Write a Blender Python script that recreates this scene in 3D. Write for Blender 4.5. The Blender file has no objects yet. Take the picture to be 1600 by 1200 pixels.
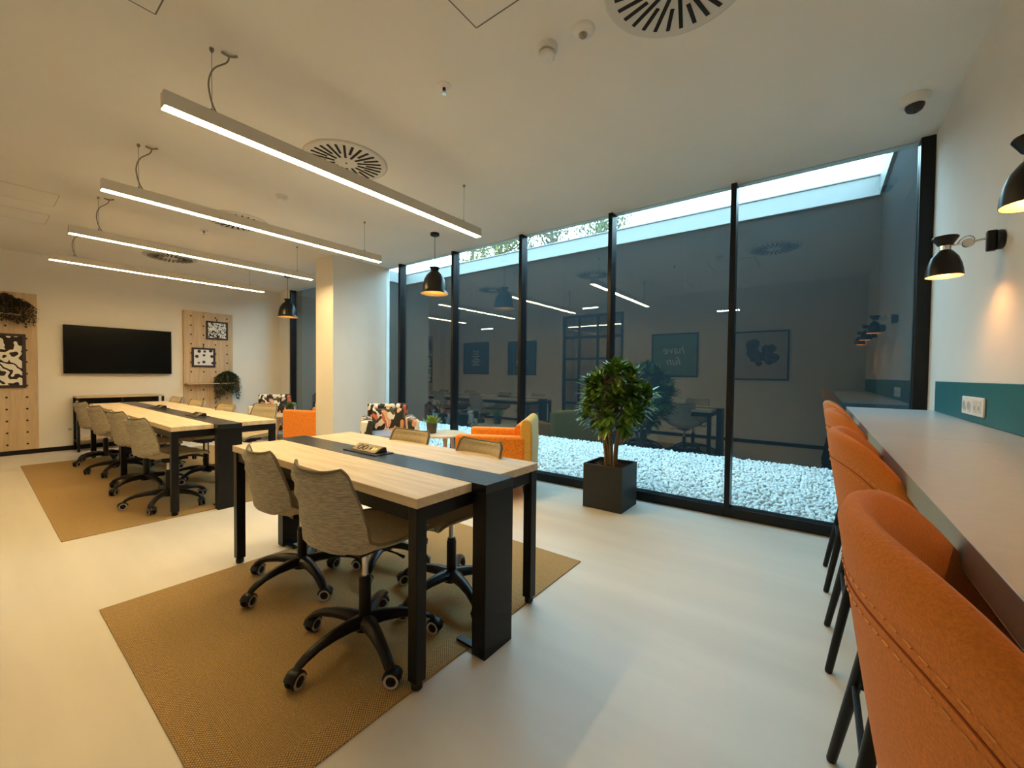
import bpy, bmesh, math, random
from mathutils import Vector, Matrix, Euler
PI = math.pi
scene = bpy.context.scene
COL = scene.collection

# ------------------------------------------------------------------ materials
def nt_mat(name):
    m = bpy.data.materials.new(name); m.use_nodes = True
    nt = m.node_tree
    b = nt.nodes['Principled BSDF']
    return m, nt, b

def mat(name, col, rough=0.5, metal=0.0, var=0.0, scale=8.0, stretch=(1, 1, 1), bump=0.0, bscale=None, spec=None, detail=4.0, sheen=0.0, coat=0.0, gen=False):
    m, nt, b = nt_mat(name)
    b.inputs['Base Color'].default_value = (*col, 1)
    b.inputs['Roughness'].default_value = rough
    b.inputs['Metallic'].default_value = metal
    if spec is not None: b.inputs['Specular IOR Level'].default_value = spec
    if sheen: b.inputs['Sheen Weight'].default_value = sheen
    if coat: b.inputs['Coat Weight'].default_value = coat
    if var or bump:
        tc = nt.nodes.new('ShaderNodeTexCoord'); mp = nt.nodes.new('ShaderNodeMapping')
        mp.inputs['Scale'].default_value = stretch
        nt.links.new(tc.outputs['Object'], mp.inputs['Vector'])
        if var:
            n = nt.nodes.new('ShaderNodeTexNoise'); n.inputs['Scale'].default_value = scale; n.inputs['Detail'].default_value = detail
            nt.links.new(mp.outputs[0], n.inputs['Vector'])
            r = nt.nodes.new('ShaderNodeValToRGB')
            r.color_ramp.elements[0].position = 0.3; r.color_ramp.elements[1].position = 0.7
            r.color_ramp.elements[0].color = tuple(max(0, c * (1 - var)) for c in col) + (1,)
            r.color_ramp.elements[1].color = tuple(min(1, c * (1 + var)) for c in col) + (1,)
            nt.links.new(n.outputs['Fac'], r.inputs['Fac']); nt.links.new(r.outputs['Color'], b.inputs['Base Color'])
        if bump:
            n2 = nt.nodes.new('ShaderNodeTexNoise'); n2.inputs['Scale'].default_value = bscale or scale * 4; n2.inputs['Detail'].default_value = 3
            nt.links.new(mp.outputs[0], n2.inputs['Vector'])
            bp = nt.nodes.new('ShaderNodeBump'); bp.inputs['Strength'].default_value = bump; bp.inputs['Distance'].default_value = 0.005
            nt.links.new(n2.outputs['Fac'], bp.inputs['Height']); nt.links.new(bp.outputs['Normal'], b.inputs['Normal'])
    return m

def emis(name, col, strength, base=(0.9, 0.9, 0.9)):
    m, nt, b = nt_mat(name)
    b.inputs['Base Color'].default_value = (*base, 1)
    b.inputs['Emission Color'].default_value = (*col, 1)
    b.inputs['Emission Strength'].default_value = strength
    return m

def wood(name, c1, c2, axis='X', rough=0.45, plank=None):
    m, nt, b = nt_mat(name)
    tc = nt.nodes.new('ShaderNodeTexCoord'); mp = nt.nodes.new('ShaderNodeMapping')
    sc = {'X': (1.2, 14, 14), 'Y': (14, 1.2, 14), 'Z': (14, 14, 1.0)}[axis]
    mp.inputs['Scale'].default_value = sc
    nt.links.new(tc.outputs['Object'], mp.inputs['Vector'])
    n = nt.nodes.new('ShaderNodeTexNoise'); n.inputs['Scale'].default_value = 1.6; n.inputs['Detail'].default_value = 6; n.inputs['Distortion'].default_value = 0.6
    nt.links.new(mp.outputs[0], n.inputs['Vector'])
    n3 = nt.nodes.new('ShaderNodeTexNoise'); n3.inputs['Scale'].default_value = 9; n3.inputs['Detail'].default_value = 4
    nt.links.new(mp.outputs[0], n3.inputs['Vector'])
    mx = nt.nodes.new('ShaderNodeMath'); mx.operation = 'MULTIPLY_ADD'; mx.inputs[1].default_value = 0.35
    nt.links.new(n3.outputs['Fac'], mx.inputs[0]); nt.links.new(n.outputs['Fac'], mx.inputs[2])
    r = nt.nodes.new('ShaderNodeValToRGB')
    r.color_ramp.elements[0].position = 0.45; r.color_ramp.elements[1].position = 0.85
    r.color_ramp.elements[0].color = (*c1, 1); r.color_ramp.elements[1].color = (*c2, 1)
    nt.links.new(mx.outputs[0], r.inputs['Fac']); nt.links.new(r.outputs['Color'], b.inputs['Base Color'])
    b.inputs['Roughness'].default_value = rough
    return m

def ramp_mat(name, tex_setup, stops, rough=0.8, interp='CONSTANT', scale=(1, 1, 1)):
    m, nt, b = nt_mat(name)
    tc = nt.nodes.new('ShaderNodeTexCoord'); mp = nt.nodes.new('ShaderNodeMapping'); mp.inputs['Scale'].default_value = scale
    nt.links.new(tc.outputs['Object'], mp.inputs['Vector'])
    fac = tex_setup(nt, mp.outputs[0])
    r = nt.nodes.new('ShaderNodeValToRGB'); r.color_ramp.interpolation = interp
    els = r.color_ramp.elements
    els[0].position = stops[0][0]; els[0].color = (*stops[0][1], 1)
    els[1].position = stops[1][0]; els[1].color = (*stops[1][1], 1)
    for p, c in stops[2:]:
        e = els.new(p); e.color = (*c, 1)
    nt.links.new(fac, r.inputs['Fac']); nt.links.new(r.outputs['Color'], b.inputs['Base Color'])
    b.inputs['Roughness'].default_value = rough
    return m

def t_wave(scale, dist, dscale=1.0, detail=2):
    def f(nt, v):
        w = nt.nodes.new('ShaderNodeTexWave'); w.inputs['Scale'].default_value = scale; w.inputs['Distortion'].default_value = dist
        w.inputs['Detail'].default_value = detail; w.inputs['Detail Scale'].default_value = dscale
        nt.links.new(v, w.inputs['Vector']); return w.outputs['Fac']
    return f
def t_noise(scale, detail=2, dist=0.0):
    def f(nt, v):
        w = nt.nodes.new('ShaderNodeTexNoise'); w.inputs['Scale'].default_value = scale; w.inputs['Detail'].default_value = detail; w.inputs['Distortion'].default_value = dist
        nt.links.new(v, w.inputs['Vector']); return w.outputs['Fac']
    return f
def t_vor(scale, feature='F1', rnd=1.0):
    def f(nt, v):
        w = nt.nodes.new('ShaderNodeTexVoronoi'); w.feature = feature; w.inputs['Scale'].default_value = scale; w.inputs['Randomness'].default_value = rnd
        nt.links.new(v, w.inputs['Vector']); return w.outputs['Distance']
    return f
def t_cells(scale, dist=0.25):
    def f(nt, v):
        n = nt.nodes.new('ShaderNodeTexNoise'); n.inputs['Scale'].default_value = scale * 0.6; n.inputs['Detail'].default_value = 1
        nt.links.new(v, n.inputs['Vector'])
        mx = nt.nodes.new('ShaderNodeVectorMath'); mx.operation = 'MULTIPLY_ADD'; mx.inputs[1].default_value = (dist,) * 3
        nt.links.new(n.outputs['Color'], mx.inputs[0]); nt.links.new(v, mx.inputs[2])
        w = nt.nodes.new('ShaderNodeTexVoronoi'); w.inputs['Scale'].default_value = scale
        nt.links.new(mx.outputs[0], w.inputs['Vector'])
        s = nt.nodes.new('ShaderNodeSeparateColor'); nt.links.new(w.outputs['Color'], s.inputs[0])
        return s.outputs[0]
    return f

def glass_pane(name, tint, f0=0.04, k=1.0):
    """thin architectural pane: Schlick reflection over a tinted see-through sheet"""
    m = bpy.data.materials.new(name); m.use_nodes = True; nt = m.node_tree
    for n in list(nt.nodes): nt.nodes.remove(n)
    out = nt.nodes.new('ShaderNodeOutputMaterial')
    tr = nt.nodes.new('ShaderNodeBsdfTransparent'); tr.inputs['Color'].default_value = (*tint, 1)
    gl = nt.nodes.new('ShaderNodeBsdfGlossy'); gl.inputs['Roughness'].default_value = 0.0; gl.inputs['Color'].default_value = (0.92, 0.97, 1, 1)
    ge = nt.nodes.new('ShaderNodeNewGeometry')
    d = nt.nodes.new('ShaderNodeVectorMath'); d.operation = 'DOT_PRODUCT'
    nt.links.new(ge.outputs['Normal'], d.inputs[0]); nt.links.new(ge.outputs['Incoming'], d.inputs[1])
    def M(op, a, b=None, clamp=False):
        n = nt.nodes.new('ShaderNodeMath'); n.operation = op; n.use_clamp = clamp
        for i, x in enumerate((a, b)):
            if x is None: continue
            if isinstance(x, (int, float)): n.inputs[i].default_value = x
            else: nt.links.new(x, n.inputs[i])
        return n.outputs[0]
    c = M('ABSOLUTE', d.outputs['Value']); q = M('SUBTRACT', 1.0, c, True); p = M('POWER', q, 5.0)
    F = M('ADD', M('MULTIPLY', p, 1 - f0), f0); F = M('MULTIPLY', F, k, True)
    mix = nt.nodes.new('ShaderNodeMixShader')
    nt.links.new(F, mix.inputs[0]); nt.links.new(tr.outputs[0], mix.inputs[1]); nt.links.new(gl.outputs[0], mix.inputs[2])
    nt.links.new(mix.outputs[0], out.inputs['Surface'])
    return m

M = {}
M['wall'] = mat('wall_paint', (0.80, 0.76, 0.69), 0.85, var=0.02, scale=3, bump=0.05, bscale=180)
M['ceil'] = mat('ceiling_paint', (0.85, 0.82, 0.755), 0.9, var=0.02, scale=2, bump=0.05, bscale=220)
M['line'] = mat('hatch_joint', (0.18, 0.16, 0.13), 0.9)
M['floor'] = mat('vinyl_floor', (0.70, 0.645, 0.555), 0.42, var=0.07, scale=1.6, stretch=(0.35, 2.6, 1), detail=6)
M['black'] = mat('black_metal', (0.006, 0.0065, 0.0075), 0.40, var=0.1, scale=30, spec=0.25)
M['frame'] = mat('black_window_frame', (0.005, 0.0065, 0.009), 0.35, var=0.1, scale=20, spec=0.3)
M['plastic'] = mat('black_plastic', (0.008, 0.0075, 0.0075), 0.36, var=0.1, scale=20, spec=0.3)
M['greyring'] = mat('grey_caster_rim', (0.42, 0.41, 0.40), 0.5)
M['chrome'] = mat('chrome', (0.75, 0.74, 0.72), 0.18, 1.0)
M['oak'] = wood('light_oak', (0.58, 0.445, 0.275), (0.77, 0.62, 0.42), 'X', 0.42)
M['oakz'] = wood('oak_board', (0.46, 0.33, 0.20), (0.62, 0.46, 0.29), 'Z', 0.5)
M['oaky'] = wood('oak_shelf', (0.48, 0.35, 0.22), (0.64, 0.49, 0.32), 'Y', 0.5)
M['oakleg'] = wood('oak_leg', (0.50, 0.37, 0.24), (0.66, 0.51, 0.35), 'Z', 0.45)
M['strip'] = mat('black_table_strip', (0.009, 0.011, 0.014), 0.27, var=0.15, scale=60)
M['fabric'] = mat('beige_melange', (0.40, 0.355, 0.265), 0.95, var=0.38, scale=30, stretch=(1, 1, 9), bump=0.25, bscale=260, sheen=0.15, detail=6)
M['quilt'] = mat('beige_upholstery', (0.47, 0.40, 0.27), 0.9, var=0.10, scale=60, bump=0.15, bscale=300, sheen=0.15)
M['piping'] = mat('piping', (0.20, 0.165, 0.10), 0.85)
M['orange'] = mat('orange_boucle', (0.86, 0.245, 0.012), 0.95, var=0.22, scale=70, bump=0.5, bscale=110, sheen=0.2)
M['ochre'] = mat('ochre_boucle', (0.70, 0.40, 0.075), 0.95, var=0.14, scale=60, bump=0.4, bscale=120, sheen=0.2)
M['greyseat'] = mat('grey_seat', (0.30, 0.29, 0.33), 0.9, var=0.1, scale=50)
M['stool'] = mat('orange_wool', (0.58, 0.185, 0.024), 0.95, var=0.14, scale=330, bump=0.22, bscale=500, sheen=0.2)
M['stitch'] = mat('orange_thread', (0.78, 0.36, 0.12), 0.8)
M['seam'] = mat('dark_seam', (0.28, 0.07, 0.012), 0.9)
M['counter'] = mat('counter_laminate', (0.44, 0.45, 0.435), 0.30, var=0.04, scale=40)
M['counter_edge'] = mat('counter_edge', (0.27, 0.31, 0.285), 0.5)
M['teal'] = mat('teal_panel', (0.008, 0.125, 0.15), 0.5, var=0.05, scale=30)
M['white'] = mat('white_plastic', (0.80, 0.79, 0.76), 0.4)
M['sockgrey'] = mat('socket_recess', (0.42, 0.41, 0.40), 0.5)
M['offwhite'] = mat('white_metal', (0.66, 0.63, 0.57), 0.5)
M['alu'] = mat('light_housing', (0.66, 0.62, 0.54), 0.55)
M['dark'] = mat('void_black', (0.004, 0.004, 0.004), 0.8)
M['lens'] = mat('smoked_dome', (0.006, 0.008, 0.015), 0.08)
M['sensor'] = mat('sensor_lens', (0.30, 0.28, 0.24), 0.3)
M['led'] = emis('led_diffuser', (1.0, 0.70, 0.315), 88.0)
M['spot'] = emis('led_spot', (1.0, 0.95, 0.86), 45.0)
M['bulbp'] = emis('pendant_bulb', (1.0, 0.72, 0.36), 30.0)
M['bulbw'] = emis('wall_lamp_bulb', (1.0, 0.46, 0.13), 210.0)
M['lampin'] = mat('gold_lining', (0.82, 0.56, 0.22), 0.4, 0.3)
M['lampout'] = mat('black_lampshade', (0.006, 0.0055, 0.0055), 0.30, spec=0.35)
M['rug'] = None
M['tv'] = mat('tv_bezel', (0.004, 0.004, 0.0045), 0.35, spec=0.2)
M['screen'] = mat('tv_screen', (0.0025, 0.003, 0.0035), 0.2, spec=0.12)
M['frame_brown'] = mat('dark_brown_frame', (0.022, 0.010, 0.012), 0.5)
M['peg'] = mat('peg_hole', (0.035, 0.018, 0.012), 0.8)
M['pot'] = mat('planter_grey', (0.013, 0.013, 0.013), 0.55, var=0.15, scale=20, bump=0.05)
M['potbrown'] = mat('small_pot', (0.075, 0.06, 0.045), 0.7, var=0.1, scale=30)
M['soil'] = mat('bark_mulch', (0.06, 0.03, 0.018), 0.95, var=0.5, scale=60, bump=0.8, bscale=70)
M['trunk'] = mat('plant_stem', (0.21, 0.135, 0.065), 0.8, var=0.3, scale=20, stretch=(3, 3, 0.6), bump=0.3)
M['leaf'] = mat('glossy_leaf', (0.13, 0.235, 0.035), 0.20, var=0.45, scale=7)
M['agave'] = mat('succulent_leaf', (0.20, 0.30, 0.045), 0.45, var=0.3, scale=20)
M['agavedark'] = mat('succulent_leaf_dark', (0.06, 0.11, 0.03), 0.5, var=0.3, scale=20)
M['trail'] = mat('trailing_leaf', (0.022, 0.045, 0.012), 0.55, var=0.4, scale=20)
M['trailold'] = mat('trailing_leaf_dry', (0.030, 0.026, 0.014), 0.65, var=0.4, scale=20)
M['extwall'] = mat('cladding', (0.0110, 0.0160, 0.0180), 0.8, var=0.05, scale=2, spec=0.03)
M['coping'] = mat('white_coping', (0.17, 0.185, 0.18), 0.5, var=0.02)
M['gravel'] = mat('white_stone', (0.62, 0.62, 0.59), 0.8, var=0.14, scale=16)
M['gravelbed'] = mat('gravel_bed', (0.20, 0.21, 0.21), 0.9, var=0.3, scale=40)
M['bark'] = mat('tree_bark', (0.09, 0.07, 0.05), 0.9, var=0.3, scale=10)
M['autumn'] = mat('autumn_leaf', (0.095, 0.088, 0.008), 0.6, var=0.35, scale=3)
M['treegreen'] = mat('tree_leaf', (0.040, 0.055, 0.014), 0.6, var=0.35, scale=3)
M['pane'] = glass_pane('window_glass', (0.88, 0.975, 0.98), 0.05, 1.8)
M['doorglass'] = glass_pane('door_glass', (0.9, 0.93, 0.92), 0.04, 1.0)
M['cable'] = mat('cable', (0.22, 0.19, 0.15), 0.6)
M['zebra'] = ramp_mat('black_brush_print', t_wave(5.0, 11.0, 1.5, 1.0), [(0.0, (0.02, 0.012, 0.012)), (0.42, (0.88, 0.84, 0.76))])
M['leopard'] = ramp_mat('leopard_print', t_noise(26, 2, 1.2), [(0.0, (0.02, 0.015, 0.015)), (0.47, (0.85, 0.83, 0.80))])
M['daisy'] = ramp_mat('dotted_print', t_vor(9.5, 'F1', 0.45), [(0.0, (0.03, 0.025, 0.03)), (0.30, (0.80, 0.77, 0.75))], interp='LINEAR')
M['daisy'].node_tree.nodes['Color Ramp'].color_ramp.elements[0].position = 0.22
M['floral'] = ramp_mat('leaf_print_fabric', t_cells(17.0, 0.16), [(0.0, (0.03, 0.026, 0.014)), (0.34, (0.86, 0.80, 0.66)), (0.48, (0.085, 0.07, 0.022)), (0.58, (0.80, 0.42, 0.24)), (0.70, (0.035, 0.03, 0.018)), (0.82, (0.86, 0.66, 0.48)), (0.93, (0.62, 0.16, 0.08))], 0.9, scale=(1.0, 1.0, 0.55))
M['poster_teal'] = mat('poster_teal', (0.10, 0.24, 0.22), 0.6)
M['poster_dark'] = mat('poster_charcoal', (0.045, 0.045, 0.045), 0.6)
M['poster_navy'] = mat('poster_navy', (0.02, 0.05, 0.07), 0.6)
M['poster_paper'] = mat('poster_paper', (0.50, 0.47, 0.44), 0.7)
M['poster_ink'] = ramp_mat('poster_blot', t_noise(16, 3, 0.8), [(0.0, (0.05, 0.03, 0.033)), (0.55, (0.12, 0.06, 0.066))], 0.7)
M['poster_text'] = mat('poster_lettering', (0.75, 0.74, 0.68), 0.7)
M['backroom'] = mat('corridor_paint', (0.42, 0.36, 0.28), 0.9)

def rug_mat(bx, by):
    """woven sisal with a band of coarser weave around the border; bx,by = half sizes of the inner field"""
    m, nt, b = nt_mat('woven_sisal')
    tc = nt.nodes.new('ShaderNodeTexCoord')
    def chk(scale, rot=0.0):
        mp = nt.nodes.new('ShaderNodeMapping'); mp.inputs['Rotation'].default_value = (0, 0, rot)
        nt.links.new(tc.outputs['Object'], mp.inputs['Vector'])
        w = nt.nodes.new('ShaderNodeTexWave'); w.wave_type = 'BANDS'; w.bands_direction = 'X'; w.inputs['Scale'].default_value = scale; w.inputs['Distortion'].default_value = 0.6; w.inputs['Detail Scale'].default_value = 6
        w2 = nt.nodes.new('ShaderNodeTexWave'); w2.wave_type = 'BANDS'; w2.bands_direction = 'Y'; w2.inputs['Scale'].default_value = scale; w2.inputs['Distortion'].default_value = 0.6; w2.inputs['Detail Scale'].default_value = 6
        nt.links.new(mp.outputs[0], w.inputs['Vector']); nt.links.new(mp.outputs[0], w2.inputs['Vector'])
        a = nt.nodes.new('ShaderNodeMath'); a.operation = 'MULTIPLY'
        nt.links.new(w.outputs['Fac'], a.inputs[0]); nt.links.new(w2.outputs['Fac'], a.inputs[1]); return a.outputs[0]
    inner = chk(62.0, 0.0); border = chk(38.0, PI / 4)
    sp = nt.nodes.new('ShaderNodeSeparateXYZ'); nt.links.new(tc.outputs['Object'], sp.inputs[0])
    def m1(op, a, v):
        n = nt.nodes.new('ShaderNodeMath'); n.operation = op
        nt.links.new(a, n.inputs[0])
        if v is not None:
            if isinstance(v, float): n.inputs[1].default_value = v
            else: nt.links.new(v, n.inputs[1])
        return n.outputs[0]
    gx = m1('GREATER_THAN', m1('ABSOLUTE', sp.outputs[0], None), float(bx)); gy = m1('GREATER_THAN', m1('ABSOLUTE', sp.outputs[1], None), float(by))
    isb = m1('MAXIMUM', gx, gy)
    mx = nt.nodes.new('ShaderNodeMix'); mx.data_type = 'FLOAT'
    nt.links.new(isb, mx.inputs[0]); nt.links.new(inner, mx.inputs[2]); nt.links.new(border, mx.inputs[3])
    nz = nt.nodes.new('ShaderNodeTexNoise'); nz.inputs['Scale'].default_value = 190; nz.inputs['Detail'].default_value = 5
    nt.links.new(tc.outputs['Object'], nz.inputs['Vector'])
    ad = m1('ADD', m1('MULTIPLY', mx.outputs[0], 0.55), m1('MULTIPLY', nz.outputs['Fac'], 0.62))
    r = nt.nodes.new('ShaderNodeValToRGB')
    r.color_ramp.elements[0].position = 0.24; r.color_ramp.elements[1].position = 0.80
    r.color_ramp.elements[0].color = (0.18, 0.10, 0.028, 1); r.color_ramp.elements[1].color = (0.68, 0.46, 0.185, 1)
    nt.links.new(ad, r.inputs['Fac']); nt.links.new(r.outputs['Color'], b.inputs['Base Color'])
    b.inputs['Roughness'].default_value = 0.85
    bp = nt.nodes.new('ShaderNodeBump'); bp.inputs['Strength'].default_value = 0.4; bp.inputs['Distance'].default_value = 0.004
    nt.links.new(ad, bp.inputs['Height']); nt.links.new(bp.outputs['Normal'], b.inputs['Normal'])
    return m

# ------------------------------------------------------------------ mesh builder
class MB:
    def __init__(s): s.v = []; s.f = []; s.m = []; s.cur = 0
    def add(s, vs, fs):
        o = len(s.v); s.v += [tuple(x) for x in vs]
        s.f += [tuple(i + o for i in f) for f in fs]; s.m += [s.cur] * len(fs); return s
    def box(s, x0, x1, y0, y1, z0, z1):
        return s.add([(x0, y0, z0), (x1, y0, z0), (x1, y1, z0), (x0, y1, z0), (x0, y0, z1), (x1, y0, z1), (x1, y1, z1), (x0, y1, z1)],
                     [(0, 3, 2, 1), (4, 5, 6, 7), (0, 1, 5, 4), (1, 2, 6, 5), (2, 3, 7, 6), (3, 0, 4, 7)])
    def obox(s, c, ax, ay, az):
        c = Vector(c); ax = Vector(ax); ay = Vector(ay); az = Vector(az)
        P = [c + ax * a + ay * b + az * d for d in (-1, 1) for a, b in ((-1, -1), (1, -1), (1, 1), (-1, 1))]
        return s.add(P, [(0, 3, 2, 1), (4, 5, 6, 7), (0, 1, 5, 4), (1, 2, 6, 5), (2, 3, 7, 6), (3, 0, 4, 7)])
    def loft(s, rings, cap0=True, cap1=True, closed=True):
        n = len(rings[0]); V = [p for r in rings for p in r]; F = []
        for k in range(len(rings) - 1):
            for i in range(n if closed else n - 1):
                j = (i + 1) % n
                F.append((k * n + i, k * n + j, (k + 1) * n + j, (k + 1) * n + i))
        if cap0: F.append(tuple(reversed(range(n))))
        if cap1: F.append(tuple((len(rings) - 1) * n + i for i in range(n)))
        return s.add(V, F)
    def tube(s, pts, r, n=8, cap=True):
        pts = [Vector(p) for p in pts]; rr = r if isinstance(r, (list, tuple)) else [r] * len(pts)
        rings = []; prev = None
        for i, p in enumerate(pts):
            t = (pts[min(i + 1, len(pts) - 1)] - pts[max(i - 1, 0)]).normalized()
            if prev is None:
                u = Vector((0, 0, 1)).cross(t)
                if u.length < 1e-3: u = Vector((1, 0, 0)).cross(t)
            else: u = prev - t * prev.dot(t)
            u.normalize(); w = t.cross(u); prev = u
            rings.append([p + (u * math.cos(2 * PI * k / n) + w * math.sin(2 * PI * k / n)) * rr[i] for k in range(n)])
        return s.loft(rings, cap, cap)
    def lathe(s, prof, n=24, c=(0, 0, 0), cap0=False, cap1=False):
        rings = [[(c[0] + r * math.cos(2 * PI * k / n), c[1] + r * math.sin(2 * PI * k / n), c[2] + z) for k in range(n)] for r, z in prof]
        return s.loft(rings, cap0, cap1)
    def cyl(s, x, y, z0, z1, r, n=20, r1=None):
        return s.lathe([(r, z0), (r if r1 is None else r1, z1)], n, (x, y, 0), True, True)
    def build(s, name, mats, parent=None, bevel=0.0, seg=2, angle=32, recalc=False, smooth=True):
        me = bpy.data.meshes.new(name)
        me.from_pydata(s.v, [], s.f); me.update()
        if not isinstance(mats, (list, tuple)): mats = [mats]
        for m in mats: me.materials.append(m)
        if len(mats) > 1: me.polygons.foreach_set('material_index', s.m)
        if recalc:
            bm = bmesh.new(); bm.from_mesh(me); bmesh.ops.recalc_face_normals(bm, faces=bm.faces); bm.to_mesh(me); bm.free()
        if smooth:
            me.shade_smooth()
            me.set_sharp_from_angle(angle=math.radians(angle))
        o = bpy.data.objects.new(name, me); COL.objects.link(o)
        if parent is not None: o.parent = parent
        if bevel:
            b = o.modifiers.new('bevel', 'BEVEL'); b.width = bevel; b.segments = seg; b.limit_method = 'ANGLE'; b.angle_limit = math.radians(40)
            b.harden_normals = False
        return o

def tag(o, label=None, cat=None, group=None, kind=None):
    if label: o['label'] = label
    if cat: o['category'] = cat
    if group: o['group'] = group
    if kind: o['kind'] = kind
    return o
def struct(o, label=None, cat=None):
    tag(o, label, cat, kind='structure'); return o
def thing(name, label, cat, loc=(0, 0, 0), rz=0.0, group=None):
    o = bpy.data.objects.new(name, None); COL.objects.link(o)
    o.empty_display_size = 0.1; o.location = loc; o.rotation_euler = (0, 0, rz)
    return tag(o, label, cat, group)
def dup(root, loc, rz, label):
    def cp(o, par):
        c = o.copy(); COL.objects.link(c)
        if par is not None: c.parent = par
        for ch in list(o.children): cp(ch, c)
        return c
    r = cp(root, None); r.location = loc; r.rotation_euler = (0, 0, rz); r['label'] = label
    return r

# ------------------------------------------------------------------ room dimensions
CE = 2.87; XL = -9.05; XR = 0.594; YB = -0.66; YG = 3.94
EXT_Y = 6.70; EXT_XL = -8.40; EXT_XR = 0.56; EXT_Z = 3.70

b = MB(); b.box(XL - 0.2, XR + 0.2, YB - 0.2, YG + 0.12, -0.12, 0.0)
struct(b.build('floor', M['floor']), 'pale cream vinyl floor of the meeting room', 'floor')
b = MB(); b.box(XL - 0.2, XR + 0.2, YB - 0.2, YG + 0.14, CE, CE + 0.35)
struct(b.build('ceiling', M['ceil']), 'plain plastered ceiling with round vents', 'ceiling')
b = MB(); b.box(XL - 0.2, XL, YB - 0.2, YG + 0.12, 0, CE)
struct(b.build('wall_left', M['wall']), 'beige wall behind the television', 'wall')
b = MB(); b.box(XR, XR + 0.2, YB - 0.2, YG + 0.12, 0, CE)
struct(b.build('wall_right', M['wall']), 'white wall with lamps above the counter', 'wall')
# rear wall with the opening of the black framed door
DX0, DX1, DZ = -4.98, -3.46, 2.62
b = MB(); b.box(XL - 0.2, DX0, YB - 0.14, YB, 0, CE); b.box(DX1, XR + 0.2, YB - 0.14, YB, 0, CE); b.box(DX0, DX1, YB - 0.14, YB, DZ, CE)
struct(b.build('wall_rear', M['wall']), 'beige rear wall with posters, seen reflected in the glass', 'wall')
b = MB(); b.box(DX0 - 0.6, DX1 + 0.6, YB - 1.75, YB - 1.7, -0.05, CE); b.box(DX0 - 0.65, DX0 - 0.6, YB - 1.7, YB - 0.14, -0.05, CE); b.box(DX1 + 0.6, DX1 + 0.65, YB - 1.7, YB - 0.14, -0.05, CE)
b.box(DX0 - 0.65, DX1 + 0.65, YB - 1.75, YB - 0.2, -0.12, -0.05); b.box(DX0 - 0.65, DX1 + 0.65, YB - 1.75, YB - 0.2, CE, CE + 0.05)
struct(b.build('wall_corridor', M['backroom']), 'dim corridor walls beyond the black framed door', 'wall')
# column and jamb
b = MB(); b.box(-5.99, -5.515, 3.11, YG + 0.12, 0, CE)
struct(b.build('column', M['wall'], bevel=0.004), 'square cream plastered column standing against the glass wall', 'column')
b = MB(); b.box(XL, -8.62, YG - 0.02, YG + 0.12, 0, CE)
struct(b.build('wall_front', M['wall']), 'narrow wall return beside the glass', 'wall')
# baseboards
for nm, bx in (('baseboard_left', (XL, XL + 0.014, YB, YG - 0.02, 0, 0.065)), ('baseboard_right', (XR - 0.014, XR, YB, YG, 0, 0.065)), ('baseboard_rear', (DX1 + 0.05, XR, YB, YB + 0.014, 0, 0.065)), ('baseboard_corner', (XL, DX0 - 0.05, YB, YB + 0.014, 0, 0.065))):
    b = MB(); b.box(*bx); struct(b.build(nm, M['frame']))

# ------------------------------------------------------------------ glass wall
MULL = [-8.60, -7.37, -6.24, -5.12, -3.99, -2.86, -1.735, -0.62, 0.56]
n = 0
for i in range(len(MULL) - 1):
    x0, x1 = MULL[i], MULL[i + 1]
    if -6.3 < x0 < -6.2: x1c = -5.12
    n += 1
    f = MB()
    last = (i == len(MULL) - 2); first = (i == 0)
    w = 0.022
    f.box(x0 - (w if not first else 0.03), x0 + w, YG + 0.0, YG + 0.12, 0.0, CE)
    if last: f.box(x1 - 0.04, XR, YG, YG + 0.12, 0.0, CE)
    f.box(x0 + w, (x1 - 0.04) if last else (x1 - w), YG, YG + 0.12, 0.0, 0.085)
    fo = struct(f.build('window_%d' % n, M['frame'], bevel=0.004), None, 'window')
    p = MB(); p.box(x0 + w, (x1 - 0.04) if last else (x1 - w), YG + 0.055, YG + 0.067, 0.085, CE)
    p.build('pane', M['pane'], fo, smooth=False)

# ------------------------------------------------------------------ courtyard
b = MB(); b.box(EXT_XL - 0.3, EXT_XR + 0.3, EXT_Y, EXT_Y + 0.25, -0.1, EXT_Z - 0.26)
b.build('wall_courtyard_back', M['extwall'])
struct(bpy.data.objects['wall_courtyard_back'], 'dark blue grey clad wall across the courtyard', 'wall')
b = MB()
for x in (-7.2, -6.1, -5.0, -3.9, -2.8, -1.7, -0.6): b.box(x - 0.004, x + 0.004, EXT_Y - 0.002, EXT_Y + 0.01, 0.0, EXT_Z - 0.26)
struct(b.build('trim_cladding_joint', M['dark']))
b = MB(); b.box(EXT_XR, EXT_XR + 0.25, YG + 0.125, EXT_Y, -0.1, EXT_Z - 0.26)
struct(b.build('wall_courtyard_right', M['extwall']), 'dark clad side wall of the courtyard by the counter', 'wall')
b = MB(); b.box(EXT_XL - 0.25, EXT_XL, YG + 0.14, EXT_Y, -0.1, EXT_Z - 0.26)
struct(b.build('wall_courtyard_left', M['extwall']), 'dark clad side wall of the courtyard behind the column', 'wall')
b = MB()
b.box(EXT_XL - 0.28, EXT_XR + 0.3, EXT_Y - 0.03, EXT_Y + 0.28, EXT_Z - 0.26, EXT_Z - 0.02); b.box(EXT_XL - 0.28, EXT_XR + 0.3, EXT_Y - 0.05, EXT_Y + 0.3, EXT_Z - 0.02, EXT_Z)
b.box(EXT_XL - 0.28, EXT_XR + 0.3, EXT_Y - 0.045, EXT_Y - 0.03, EXT_Z - 0.26, EXT_Z - 0.215)
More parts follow.
